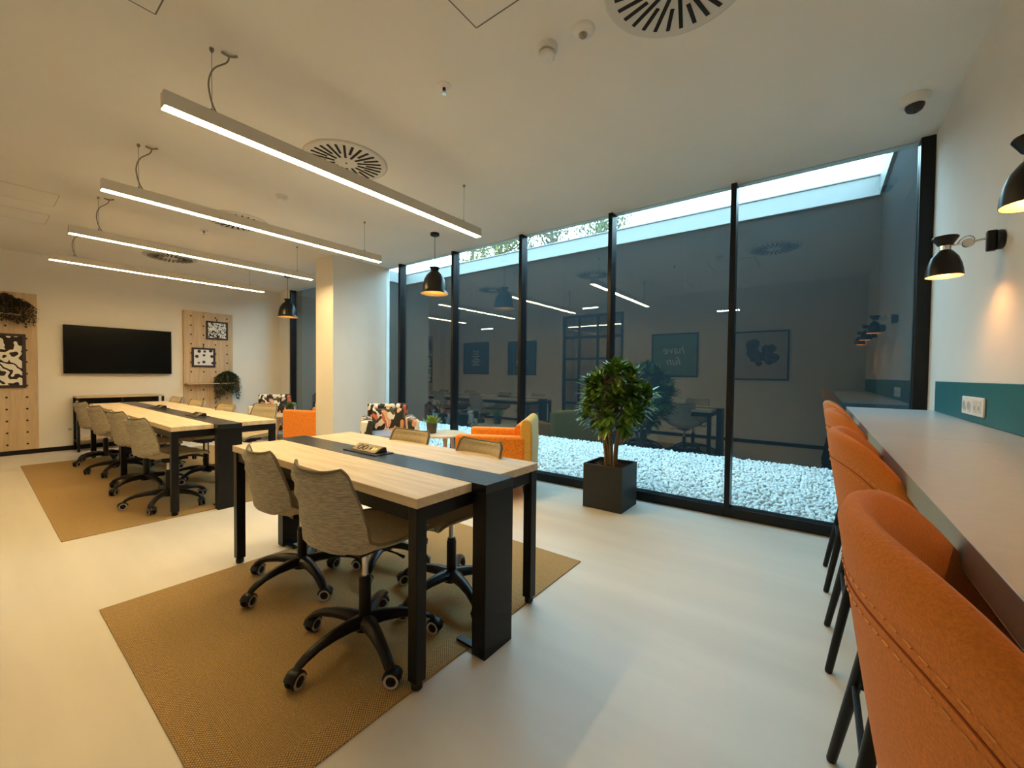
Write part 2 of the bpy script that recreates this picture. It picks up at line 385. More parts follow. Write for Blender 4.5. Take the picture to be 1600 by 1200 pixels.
b.box(EXT_XR - 0.03, EXT_XR + 0.28, YG + 0.15, EXT_Y - 0.05, EXT_Z - 0.26, EXT_Z); b.box(EXT_XL - 0.28, EXT_XL + 0.03, YG + 0.15, EXT_Y - 0.05, EXT_Z - 0.26, EXT_Z)
struct(b.build('trim_coping', M['coping'], bevel=0.004), 'white metal coping along the courtyard parapet', 'coping')
b = MB(); b.box(EXT_XL, EXT_XR, YG + 0.12, EXT_Y, -0.14, 0.0)
struct(b.build('ground', M['gravelbed']), 'gravel bed of the courtyard', 'ground')
# white pebbles
random.seed(5)
bm = bmesh.new(); bmesh.ops.create_icosphere(bm, subdivisions=1, radius=1.0)
ico_v = [v.co.copy() for v in bm.verts]; ico_f = [tuple(v.index for v in f.verts) for f in bm.faces]; bm.free()
def icodeform():
    return [v * random.uniform(0.75, 1.2) for v in ico_v]
shapes = [icodeform() for _ in range(14)]
gv = []; gf = []
st = 0.037
y = YG + 0.15
while y < EXT_Y - 0.01:
    x = EXT_XL + 0.02
    while x < EXT_XR - 0.02:
        px = x + random.uniform(-.45, .45) * st; py = y + random.uniform(-.45, .45) * st
        r = random.uniform(0.0145, 0.0265); rot = Euler((random.random() * 6, random.random() * 6, random.random() * 6)).to_matrix()
        z = random.uniform(0.004, 0.03); o = len(gv); sh = random.choice(shapes)
        for v in sh:
            q = rot @ Vector((v.x * r * 1.25, v.y * r, v.z * r * 0.8)); gv.append((px + q.x, py + q.y, z + q.z))
        gf += [(a + o, b_ + o, c + o) for a, b_, c in ico_f]
        x += st
    y += st
me = bpy.data.meshes.new('gravel'); me.from_pydata(gv, [], gf); me.materials.append(M['gravel']); me.shade_smooth()
o = bpy.data.objects.new('gravel', me); COL.objects.link(o)
tag(o, 'white pebbles covering the courtyard ground outside the glass', 'gravel', kind='stuff')

# ------------------------------------------------------------------ trees behind the parapet
def tree(loc, h, cr, leafmat, label, seed, nleaf):
    rnd = random.Random(seed)
    t = thing('tree', label, 'tree', loc, 0, 'trees beyond the parapet')
    tr = MB(); tr.tube([(0, 0, 0), (0.1, 0.05, h * 0.4), (0.0, 0, h * 0.75), (0.05, 0, h * 0.95)], [0.16, 0.13, 0.07, 0.03], 8)
    cl = MB()
    tips = []
    for k in range(26):
        a = rnd.uniform(0, 2 * PI); z0 = h * rnd.uniform(0.35, 0.85); L = cr * rnd.uniform(0.5, 1.05)
        e = Vector((math.cos(a) * L, math.sin(a) * L * 0.8, z0 + rnd.uniform(0.1, 0.5) * cr))
        m_ = Vector((math.cos(a) * L * .5, math.sin(a) * L * .4, z0 + 0.05 * cr))
        tr.tube([(0, 0, z0), m_, e], [0.045, 0.03, 0.01], 5)
        for q in (0.45, 0.7, 0.9, 1.0): tips.append(Vector((0, 0, z0)).lerp(e, q))
        for j in range(3):
            p = m_.lerp(e, rnd.random()); d = Vector((rnd.uniform(-1, 1), rnd.uniform(-1, 1), rnd.uniform(0, 1))).normalized() * cr * 0.35
            tr.tube([p, p + d * .6, p + d], [0.016, 0.01, 0.004], 4); tips += [p + d, p + d * 0.6]
    for k in range(nleaf):
        c = rnd.choice(tips) + Vector((rnd.gauss(0, .16), rnd.gauss(0, .16), rnd.gauss(0, .16)))
        s = rnd.uniform(0.045, 0.085); R = Euler((rnd.random() * 6, rnd.random() * 6, rnd.random() * 6)).to_matrix()
        cl.add([c + R @ Vector(p) * s for p in ((-1, 0, 0), (0, -.5, .12), (1, 0, 0), (0, .5, .12))], [(0, 1, 2), (0, 2, 3)])
    tr.build('trunk', M['bark'], t); cl.build('foliage', leafmat, t, smooth=False)
    return t
tree((-12.4, 13.5, 0), 8.6, 1.5, M['autumn'], 'sparse tree with yellowing leaves behind the parapet, over the pendant lamp side', 1, 2600)
tree((-10.4, 13.0, 0), 8.2, 1.5, M['autumn'], 'tree with thick yellow green leaves behind the parapet, middle of the group', 2, 5200)
tree((-7.9, 12.8, 0), 8.0, 1.5, M['treegreen'], 'greener tree behind the parapet above the potted plant', 3, 4600)
tree((-5.9, 12.6, 0), 7.2, 1.2, M['treegreen'], 'small crowned green tree standing last in the row behind the parapet', 4, 3200)

# ------------------------------------------------------------------ conference tables
def table(x0, x1, legs_x, label, boxes):
    y0, y1, zt = 0.998, 1.818, 0.75; s0, s1 = 1.300, 1.492
    cx, cy = (x0 + x1) / 2, (y0 + y1) / 2
    t = thing('conference_table', label, 'table', (cx, cy, 0), 0, 'conference tables with black centre strips')
    def B(*a): m_ = MB(); m_.box(a[0] - cx, a[1] - cx, a[2] - cy, a[3] - cy, a[4], a[5]); return m_
    B(x0, x1, y0, s0, zt - 0.038, zt).build('tabletop', M['oak'], t, 0.002)
    B(x0, x1, s1, y1, zt - 0.038, zt).build('tabletop', M['oak'], t, 0.002)
    B(x0 - 0.075, x1 + 0.08, s0 + 0.001, s1 - 0.001, zt - 0.036, zt + 0.001).build('centre_strip', M['strip'], t, 0.002)
    for ya, yb in ((y0 + 0.012, y0 + 0.052), (y1 - 0.052, y1 - 0.012)):
        B(x0 + 0.012, x1 - 0.012, ya, yb, zt - 0.098, zt - 0.038).build('side_rail', M['black'], t, 0.002)
    for xa, xb in ((x0 + 0.012, x0 + 0.052), (x1 - 0.052, x1 - 0.012)):
        B(xa, xb, y0 + 0.052, y1 - 0.052, zt - 0.098, zt - 0.038).build('end_rail', M['black'], t, 0.002)
    for lx in legs_x:
        for ly in (y0 + 0.004, y1 - 0.054):
            l = B(lx, lx + 0.05, ly, ly + 0.05, 0.035, zt - 0.038).build('leg', M['black'], t, 0.003)
            f = MB(); f.lathe([(0.020, 0.006), (0.023, 0.009), (0.023, 0.026), (0.016, 0.035)], 14, (lx + 0.025 - cx, ly + 0.025 - cy, 0), True, True); f.build('foot', M['plastic'], l)
    # boxed end pillars that carry the strip to the floor
    for xa, xb, dx in ((x1 + 0.005, x1 + 0.08, 1), (x0 - 0.075, x0 - 0.003, -1)):
        pl = B(xa, xb, s0 + 0.001, s1 - 0.001, 0.0, zt - 0.036).build('end_pillar', M['black'], t, 0.002)
        xi = xa if dx > 0 else xb
        q = B(min(xi, xi - dx * 0.11), max(xi, xi - dx * 0.11), s0 + 0.02, s0 + 0.05, 0.007, 0.018); q.build('floor_bracket', M['black'], pl)
    for bx in boxes:
        p = MB(); c = Vector((bx - cx, 1.425 - cy, zt))
        p.box(c.x - 0.165, c.x + 0.165, c.y - 0.062, c.y + 0.062, zt + 0.001, zt + 0.006)
        w = 0.125
        p.add([(c.x - w, c.y - 0.035, zt + .006), (c.x + w, c.y - 0.035, zt + .006), (c.x + w, c.y + 0.045, zt + .006), (c.x - w, c.y + 0.045, zt + .006), (c.x - w, c.y + 0.022, zt + 0.036), (c.x + w, c.y + 0.022, zt + 0.036), (c.x + w, c.y + 0.04, zt + 0.034), (c.x - w, c.y + 0.04, zt + 0.034)],
              [(0, 1, 5, 4), (4, 5, 6, 7), (2, 3, 7, 6), (1, 2, 6, 5), (3, 0, 4, 7)])
        pu = p.build('power_unit', M['plastic'], t, 0.0015)
        nrm = Vector((0, -0.030, 0.057)).normalized(); up = Vector((0, 0.057, 0.030)).normalized(); ctr = Vector((c.x, c.y - 0.0065, zt + 0.021))
        fp = MB(); fp.obox(ctr + nrm * 0.001, Vector((0.118, 0, 0)), up * 0.029, nrm * 0.0016); fp.build('socket_fascia', mat_fascia, pu)
        for k, dx in enumerate((-0.060, -0.012)):
            q = MB(); cc = ctr + Vector((dx, 0, 0)) + nrm * 0.003
            ring = [[cc + (Vector((1, 0, 0)) * math.cos(2 * PI * j / 18) + up * math.sin(2 * PI * j / 18)) * r + nrm * hh for j in range(18)] for r, hh in ((0.021, 0), (0.021, 0.002), (0.017, 0.002), (0.015, -0.002))]
            q.loft(ring, False, True); q.build('power_socket', M['dark'], pu)
        for dx, hh in ((0.042, 0.008), (0.066, 0.012), (0.090, 0.012)):
            q = MB(); q.obox(ctr + Vector((dx, 0, 0)) + nrm * 0.003, Vector((0.008, 0, 0)), up * hh, nrm * 0.001); q.build('data_port', M['peg'] if dx < 0.05 else mat_port, pu)
    return t
mat_fascia = mat('bronze_fascia', (0.16, 0.12, 0.06), 0.35, 0.6)
mat_port = mat('port_metal', (0.55, 0.48, 0.30), 0.3, 0.7)
table(-2.955, -1.187, (-2.951, -1.241), 'four-seat oak table with black centre strip, on the smaller rug', [-2.14])
table(-8.00, -4.262, (-7.996, -6.18, -4.316), 'long eight-seat oak table with black centre strip, in front of the television', [-5.15, -6.55])

# ------------------------------------------------------------------ rugs
def rug(x0, x1, y0, y1, label):
    b = MB(); hx, hy = (x1 - x0) / 2, (y1 - y0) / 2
    b.box(-hx, hx, -hy, hy, 0.0, 0.006)
    o = b.build('woven_rug', rug_mat(hx - 0.11, hy - 0.11)); o.location = ((x0 + x1) / 2, (y0 + y1) / 2, 0)
    tag(o, label, 'rug', 'woven sisal rugs')
rug(-2.885, -1.217, 0.385, 2.387, 'tan woven rug with bordered edge under the four-seat table')
rug(-7.95, -4.24, 0.380, 2.387, 'long tan woven rug under the eight-seat table')

# ------------------------------------------------------------------ office chair (faces +Y)
def shell_grid(prof, nu=11):
    """prof: list of (y, z, halfwidth, dish, horn) ; returns inner grid points rows"""
    rows = []
    for (y, z, hw, ny, nz, dish, horn) in prof:
        row = []
        for i in range(nu):
            u = -1 + 2 * i / (nu - 1); d = dish * abs(u) ** 2.2; h = horn * abs(u) ** 3.2
            row.append(Vector((u * hw, y + ny * d, z + nz * d + h)))
        rows.append(row)
    return rows
def spline(P, n):
    out = []
    m_ = len(P) - 1
    for k in range(n):
        t = k / (n - 1) * m_; i = min(int(t), m_ - 1); f = t - i
        p0, p1, p2, p3 = (P[max(i - 1, 0)], P[i], P[i + 1], P[min(i + 2, m_)])
        out.append(tuple(0.5 * ((2 * b_) + (-a + c) * f + (2 * a - 5 * b_ + 4 * c - d) * f * f + (-a + 3 * b_ - 3 * c + d) * f ** 3) for a, b_, c, d in zip(p0, p1, p2, p3)))
    return out
def solid_from_rows(rows, th, mb):
    """closed slab: inner surface rows, outer surface offset backwards along normals"""
    nr, nc = len(rows), len(rows[0])
    outer = []
    for r in range(nr):
        ro = []
        for c in range(nc):
            du = rows[r][min(c + 1, nc - 1)] - rows[r][max(c - 1, 0)]; dv = rows[min(r + 1, nr - 1)][c] - rows[max(r - 1, 0)][c]
            nn = du.cross(dv).normalized()
            e = min(1.0, 0.35 + 2.6 * min(c, nc - 1 - c) / (nc - 1)); e2 = min(1.0, 0.45 + 0.35 * min(r, nr - 1 - r))
            ro.append(rows[r][c] + nn * th * e * e2)
        outer.append(ro)
    V = [p for r in rows for p in r] + [p for r in outer for p in r]; N = nr * nc; F = []
    for r in range(nr - 1):
        for c in range(nc - 1):
            a = r * nc + c
            F.append((a, a + 1, a + nc + 1, a + nc)); F.append((N + a, N + a + nc, N + a + nc + 1, N + a + 1))
    for r in range(nr - 1):
        for c, fl in ((0, 0), (nc - 1, 1)):
            a = r * nc + c; q = (a, a + nc, N + a + nc, N + a); F.append(q if not fl else q[::-1])
    for c in range(nc - 1):
        for r, fl in ((0, 1), (nr - 1, 0)):
            a = r * nc + c; q = (a, a + 1, N + a + 1, N + a); F.append(q if fl == 0 else q[::-1])
    mb.add(V, F)
    return outer

def make_office_chair(label):
    t = thing('office_chair', label, 'chair', (0, 0, 0), 0, 'beige office chairs at the tables')
    # (y, z, halfwidth, normal y, normal z, dish, horn)
    P = [(0.245, 0.475, 0.185, 0, 1, 0.00, 0), (0.21, 0.507, 0.210, 0, 1, 0.004, 0), (0.09, 0.508, 0.222, 0, 1, 0.012, 0), (-0.05, 0.496, 0.222, 0.1, 1, 0.03, 0),
         (-0.145, 0.496, 0.220, 0.5, 0.9, 0.055, 0), (-0.198, 0.530, 0.217, 0.8, 0.5, 0.07, 0), (-0.218, 0.60, 0.206, 1, 0.1, 0.075, 0), (-0.233, 0.69, 0.192, 1, 0, 0.07, 0),
         (-0.250, 0.768, 0.177, 1, 0, 0.058, 0.006), (-0.261, 0.808, 0.172, 1, 0, 0.052, 0.012), (-0.265, 0.830, 0.152, 1, 0, 0.042, 0.015)]
    prof = spline(P, 37)
    # quilt tufts on the inner face of the backrest and seat
    rows = shell_grid(prof, 13)
    for r in range(len(rows)):
        q = 0.010 * abs(math.sin(r / 36 * PI * 8.0)) ** 0.6
        for c in range(len(rows[r])):
            u = abs(-1 + 2 * c / 12)
            if u < 0.99:
                y, z = prof[r][0], prof[r][1]
                du = prof[min(r + 1, 36)]; dd = prof[max(r - 1, 0)]
                ty, tz = du[0] - dd[0], du[1] - dd[1]; L = math.hypot(ty, tz)
                rows[r][c] += Vector((0, tz / L, -ty / L)) * q * (1 - u ** 6) if r > 11 else Vector((0, 0, q * 0.5 * (1 - u ** 6)))
    cut = 15
    mb = MB(); solid_from_rows(rows[:cut + 1], 0.036, mb); mb.build('seat', M['quilt'], t, recalc=True, angle=60)
    mb = MB()
    outer = solid_from_rows(rows[cut:], 0.036, mb)
    # inner face quilted, outer face melange
    o = mb.build('backrest', [M['quilt'], M['fabric']], t, recalc=True, angle=60)
    nfi = (len(rows) - cut - 1) * 12
    for i, p in enumerate(o.data.polygons): p.material_index = 0 if (i < nfi * 2 and i % 2 == 0) else 1
    edge = [rows[r][0] for r in range(1, 37)] + [rows[36][c] for c in range(1, 12)] + [rows[r][12] for r in range(36, 0, -1)]
    edge = [p + Vector((0, -0.002, 0.001)) for p in edge]
    mb = MB(); mb.tube(edge, 0.0065, 6); mb.build('piping', M['piping'], t)
    mb = MB(); mb.cyl(0, 0, 0.10, 0.30, 0.026, 18); mb.cyl(0, 0, 0.30, 0.315, 0.022, 18); mb.build('column_sleeve', M['plastic'], t, 0.002)
    mb = MB(); mb.cyl(0, 0, 0.31, 0.44, 0.0145, 16); mb.build('gas_lift', M['chrome'], t)
    mb = MB(); mb.box(-0.075, 0.075, -0.08, 0.12, 0.436, 0.466); mb.box(-0.035, 0.035, -0.05, 0.06, 0.418, 0.438); mb.tube([(0.05, 0.03, 0.440), (0.16, 0.04, 0.436), (0.20, 0.045, 0.428)], [0.005, 0.005, 0.008], 6)
    mb.build('tilt_mechanism', M['plastic'], t, 0.003)
    mb = MB(); mb.lathe([(0.028, 0.075), (0.046, 0.08), (0.050, 0.10), (0.040, 0.135), (0.030, 0.14)], 20, (0, 0, 0), True, True); mb.build('hub', M['plastic'], t)
    for k in range(5):
        a = k * 2 * PI / 5; d = Vector((math.cos(a), math.sin(a), 0)); sd = Vector((-d.y, d.x, 0))
        rings = []
        for (r, z, w, h) in ((0.025, 0.115, 0.042, 0.028), (0.08, 0.121, 0.032, 0.025), (0.15, 0.119, 0.026, 0.022), (0.22, 0.108, 0.022, 0.018), (0.272, 0.089, 0.021, 0.015), (0.298, 0.074, 0.020, 0.013), (0.310, 0.064, 0.014, 0.009)):
            c = d * r + Vector((0, 0, z))
            rings.append([c + sd * w * math.cos(q * PI / 4 + PI / 8) * 1.05 + Vector((0, 0, 1)) * h * math.sin(q * PI / 4 + PI / 8) * 1.05 for q in range(8)])
        mb = MB(); mb.loft(rings); leg = mb.build('star_leg', M['plastic'], t, angle=50)
        # twin-wheel caster, trailing at its own angle
        ca = a + (0.9, -0.7, 2.0, -1.6, 0.3)[k]; e = Vector((math.cos(ca), math.sin(ca), 0)); ax = Vector((-e.y, e.x, 0))
        c = d * 0.298 + e * 0.014 + Vector((0, 0, 0.0315))
        mb = MB()
        def wheel(o_, w0, w1, r0, r1):
            V = []
            for ww, rr in ((w0, r0 * 0.86), (w0 + (w1 - w0) * .25, r0), (w0 + (w1 - w0) * .75, r1), (w1, r1 * 0.86)):
                V.append([o_ + ax * ww + (e * math.cos(2 * PI * j / 20) + Vector((0, 0, 1)) * math.sin(2 * PI * j / 20)) * rr for j in range(20)])
            mb.loft(V)
        for sgn in (-1, 1):
            mb.cur = 0; wheel(c, sgn * 0.006, sgn * 0.024, 0.0315, 0.0315)
            mb.cur = 1
            V = [[c + ax * sgn * ww + (e * math.cos(2 * PI * j / 24) + Vector((0, 0, 1)) * math.sin(2 * PI * j / 24)) * rr for j in range(24)] for ww, rr in ((0.0235, 0.0300), (0.0260, 0.0285), (0.0260, 0.0205), (0.0235, 0.0195))]
            mb.loft(V, False, False)
        mb.cur = 0
        # hood over the wheels and its stem
        V = []
        for ww in (-0.026, -0.020, 0.020, 0.026):
            rr = 0.0375 if abs(ww) < 0.025 else 0.033
            V.append([c + ax * ww + (e * math.cos(an) + Vector((0, 0, 1)) * math.sin(an)) * r2 for an, r2 in [(PI * 0.10 + PI * 0.85 * j / 8, rr) for j in range(9)] + [(PI * 0.95 - PI * 0.85 * j / 8, rr - 0.004) for j in range(9)]])
        mb.loft(V)
        mb.tube([d * 0.298 + Vector((0, 0, 0.045)), d * 0.298 + Vector((0, 0, 0.07))], 0.008, 8)
        mb.build('caster', [M['plastic'], M['greyring']], leg, angle=50, recalc=True)
    return t
def spin_base(root, ang):
    for ch in root.children:
        if ch.name.split('.')[0] in ('star_leg', 'hub'): ch.rotation_euler = (0, 0, ang)
R = math.radians
c0 = make_office_chair('beige office chair at the four-seat table whose black star base is wholly in view')
CH = [
 (-1.595, 1.05, 4, -20, None),
 (-2.39, 1.16, -3, -4, 'beige chair with back to camera at the television end of the four-seat table'),
 (-1.595, 1.585, 176, 20, 'beige chair on the window side of the four-seat table, before the orange armchair'),
 (-2.215, 1.605, 184, 50, 'beige chair on the window side of the four-seat table, before the side table'),
 (-4.705, 1.085, 8, -45, 'first beige chair in the row of backs along the long table, by its corner leg'),
 (-5.56, 1.10, 6, 5, 'second beige chair in the row of backs along the long table'),
 (-6.62, 1.09, 5, 30, 'third beige chair in the row of backs along the long table'),
 (-7.50, 1.08, 7, 0, 'fourth beige chair in the row of backs along the long table, beside the console'),
 (-5.24, 1.95, 202, 10, 'beige chair turned aslant at the long table corner by the orange armchair'),
 (-5.55, 1.615, 190, 40, 'beige chair on the window side of the long table, next to the slanted chair'),
 (-6.62, 1.625, 188, 15, 'beige chair on the window side of the long table, third from the column'),
 (-7.50, 1.62, 186, 60, 'last beige chair on the window side of the long table, before the pegboard'),
]
for i, (x, y, rz, bs, lab) in enumerate(CH):
    if i == 0: o = c0; o.location = (x, y, 0.006); o.rotation_euler = (0, 0, R(rz))
    else: o = dup(c0, (x, y, 0.006), R(rz), lab)
    spin_base(o, R(bs))
    dz = 0.0 if i == 0 else (-0.045 if i == 1 else (-0.018 if y > 1.4 else -0.035))   # each gas lift is set to its own height
    for ch in o.children:
        if ch.name.split('.')[0] in ('seat', 'backrest', 'piping', 'tilt_mechanism', 'gas_lift'): ch.location.z = dz

# ------------------------------------------------------------------ linear pendant lights
def make_linear(label):
    t = thing('linear_light', label, 'light', (0, 0, 0), 0, 'linear ceiling lights over the tables')
    L = 1.13; zt, zb = 2.545, 2.470; w = 0.030
    mb = MB(); mb.box(-w, w, -L, L, zb + 0.002, zt); mb.build('housing', M['alu'], t, 0.002)
    mb = MB(); mb.box(-w + 0.002, w - 0.002, -L + 0.004, L - 0.004, zb, zb + 0.0022); mb.build('diffuser', M['led'], t)
    for yy in (-0.93, 0.93):
        mb = MB(); mb.tube([(0, yy, zt), (0, yy, CE - 0.012)], 0.0014, 5); mb.cyl(0, yy, zt, zt + 0.018, 0.006, 10); mb.lathe([(0.010, CE), (0.010, CE - 0.012), (0.004, CE - 0.022)], 10, (0, yy, 0), False, True)
        mb.build('suspension_wire', M['cable'], t)
    mb = MB(); mb.tube(spline([(0.0, -0.905, zt), (0.0, -0.93, zt + 0.05), (0.002, -0.945, zt + 0.14), (0.01, -0.925, zt + 0.22), (0.02, -0.87, zt + 0.28), (0.025, -0.86, CE - 0.005)], 26), 0.0042, 6)
    mb.tube(spline([(0.02, -0.895, CE - 0.006), (0.03, -0.86, CE - 0.012), (0.05, -0.83, CE - 0.004)], 8), 0.006, 5)
    mb.build('power_cord', M['cable'], t)
    return t
l0 = make_linear('linear light closest to the camera, over the four-seat table')
l0.location = (-2.525, 1.70, 0)
for x, lab in ((-4.02, 'second linear light from the camera, over the gap between the two tables'), (-5.55, 'third linear light from the camera, over the near part of the long table'), (-7.06, 'fourth linear light, closest to the television')):
    dup(l0, (x, 1.70, 0), 0, lab)
lc = dup(l0, (-4.2, -1.55, 0), PI / 2, 'linear light in the corridor beyond the black framed door, mirrored in the glass')

# ------------------------------------------------------------------ round ceiling vents
def make_vent(label):
    t = thing('ceiling_vent', label, 'vent', (0, 0, 0), 0, 'round swirl vents in the ceiling')
    mb = MB(); mb.lathe([(0.310, CE), (0.308, CE - 0.008), (0.296, CE - 0.014), (0.286, CE - 0.012), (0.0005, CE - 0.012)], 56); mb.build('face_plate', M['offwhite'], t, angle=50, recalc=True)
    mb = MB()
    for k in range(28):
        a = 2 * PI * k / 28; r0 = 0.085 if k % 2 == 0 else 0.145; r1 = 0.262
        d = Vector((math.cos(a), math.sin(a), 0)); s_ = Vector((-d.y, d.x, 0))
        mb.obox(d * (r0 + r1) / 2 + Vector((0, 0, CE - 0.0135)), d * (r1 - r0) / 2, s_ * 0.0085, Vector((0, 0, 0.002)))
    mb.build('slots', M['dark'], t, smooth=False)
    mb = MB(); mb.cyl(0, 0, CE - 0.017, CE - 0.010, 0.007, 10); mb.build('centre_screw', M['line'], t)
    return t
v0 = make_vent('round slotted vent cut off by the top of the photo, closest to the window'); v0.location = (-0.50, 1.78, 0)
for x, lab in ((-3.0, 'round slotted vent above the linear light over the four-seat table'), (-5.16, 'round slotted vent half hidden behind the second linear light'), (-7.62, 'round slotted vent closest to the television, beyond the third linear light')):
    dup(v0, (x, 1.80, 0), 0.3, lab)

# ------------------------------------------------------------------ small ceiling devices
def lathe_thing(name, label, cat, x, y, parts, group=None):
    t = thing(name, label, cat, (x, y, CE), 0, group)
    for pn, prof, m_ in parts:
        mb = MB(); mb.lathe(prof, 28, (0, 0, 0), False, True); mb.build(pn, m_, t, angle=40, recalc=True)
    return t
lathe_thing('smoke_detector', 'white smoke detector with stepped dome, beside the motion sensor', 'smoke detector', -1.135, 1.775,
    [('base', [(0.052, 0), (0.050, -0.020), (0.044, -0.026)], M['white']), ('neck', [(0.030, -0.022), (0.030, -0.040)], M['offwhite']), ('sensor_cap', [(0.040, -0.036), (0.040, -0.052), (0.030, -0.062), (0.004, -0.064)], M['white'])])
lathe_thing('motion_sensor', 'round white motion sensor with grey lens, between smoke detector and vent', 'sensor', -0.942, 1.787,
    [('body', [(0.056, 0), (0.055, -0.008), (0.045, -0.018), (0.022, -0.024)], M['white']), ('lens', [(0.021, -0.020), (0.020, -0.030), (0.012, -0.038), (0.002, -0.040)], M['sensor'])])
for x, y, lab in ((-1.763, 1.665, 'small round sprinkler head over the four-seat table'), (-5.83, 1.69, 'tiny sprinkler head between the second and third linear lights')):
    lathe_thing('sprinkler', lab, 'sprinkler', x, y, [('escutcheon', [(0.040, 0), (0.040, -0.004), (0.022, -0.010)], M['white']), ('stem', [(0.009, -0.004), (0.009, -0.026)], M['peg']), ('deflector', [(0.004, -0.024), (0.004, -0.040), (0.014, -0.042), (0.013, -0.046)], M['chrome'])], 'ceiling sprinklers')
lathe_thing('smoke_detector', 'small smoke detector above the second linear light', 'smoke detector', -4.08, 1.795,
    [('base', [(0.052, 0), (0.050, -0.014)], M['white']), ('sensor_cap', [(0.038, -0.012), (0.040, -0.036), (0.030, -0.046), (0.004, -0.048)], M['white'])])
lathe_thing('security_camera', 'white dome camera with dark lens, on ceiling by the counter wall', 'camera', 0.41, 3.36,
    [('housing', [(0.070, 0), (0.071, -0.022), (0.062, -0.042), (0.047, -0.048)], M['white']), ('dome', [(0.045, -0.040), (0.044, -0.060), (0.034, -0.078), (0.018, -0.087), (0.002, -0.090)], M['lens'])])
# ceiling access hatches: flush panels with dark joints
M['faint'] = mat('faint_joint', (0.50, 0.46, 0.40), 0.9)
def hatch(x0, x1, y0, y1, label, w=0.003, jm='line'):
    t = thing('ceiling_hatch', label, 'hatch', ((x0 + x1) / 2, (y0 + y1) / 2, CE), 0, 'flush ceiling hatches')
    hx, hy = (x1 - x0) / 2, (y1 - y0) / 2
    mb = MB(); mb.box(-hx + 0.003, hx - 0.003, -hy + 0.003, hy - 0.003, -0.0012, 0.004); mb.build('panel', M['ceil'], t)
    mb = MB()
    for a in ((-hx - w, -hx + w, -hy, hy), (hx - w, hx + w, -hy, hy), (-hx, hx, -hy - w, -hy + w), (-hx, hx, hy - w, hy + w)): mb.box(*a, -0.0018, 0.002)
    mb.build('joint', M[jm], t)
hatch(-1.347, -0.747, 0.88, 1.478, 'flush ceiling hatch with thin dark outline, beside the smoke detector')
hatch(-2.50, -1.90, -0.06, 0.543, 'flush ceiling hatch at the corner of the photo, before the first linear light')
hatch(-6.26, -5.80, 0.06, 0.545, 'faint flush ceiling hatch beyond the hanging cord of the third linear light', 0.002, 'faint')
hatch(-7.10, -6.64, 0.06, 0.550, 'faint flush ceiling hatch by the hanging cord of the fourth linear light', 0.002, 'faint')

# ------------------------------------------------------------------ pendant lamps
def make_pendant(label):
    t = thing('pendant_lamp', label, 'lamp', (0, 0, 0), 0, 'black dome pendants in the seating corners')
    mb = MB(); mb.lathe([(0.053, CE), (0.053, CE - 0.024), (0.045, CE - 0.03)], 24, (0, 0, 0), False, True); mb.build('canopy', M['lampout'], t)
    mb = MB(); mb.tube([(0, 0, CE - 0.03), (0, 0, 2.475)], 0.0035, 6); mb.build('cord', M['cable'], t)
    mb = MB(); mb.lathe([(0.004, 2.482), (0.058, 2.470), (0.060, 2.464), (0.046, 2.445), (0.043, 2.415)], 24, (0, 0, 0), True, True); mb.build('cap', M['lampout'], t, angle=50)
    out = [(0.042, 2.428), (0.058, 2.412), (0.092, 2.378), (0.120, 2.328), (0.138, 2.262), (0.146, 2.200), (0.149, 2.182), (0.164, 2.162)]
    inn = [(r - 0.003, z - 0.001) for r, z in reversed(out)]
    mb = MB(); mb.cur = 0; mb.lathe(out, 36); mb.cur = 1; mb.lathe([(0.162, 2.160)] + inn, 36); sh = mb.build('lampshade', [M['lampout'], M['lampin']], t, angle=60)
    mb = MB(); mb.lathe([(0.012, 2.39), (0.02, 2.36), (0.034, 2.315), (0.036, 2.295), (0.028, 2.268), (0.004, 2.258)], 18, (0, 0, 0), True, True); mb.build('bulb', M['bulbp'], t)
    return t
p0 = make_pendant('black dome pendant lamp over the seating by the window, in front of the glass'); p0.location = (-3.665, 3.33, 0)
dup(p0, (-7.36, 3.33, 0), 0, 'black dome pendant lamp in the television corner, beyond the column')

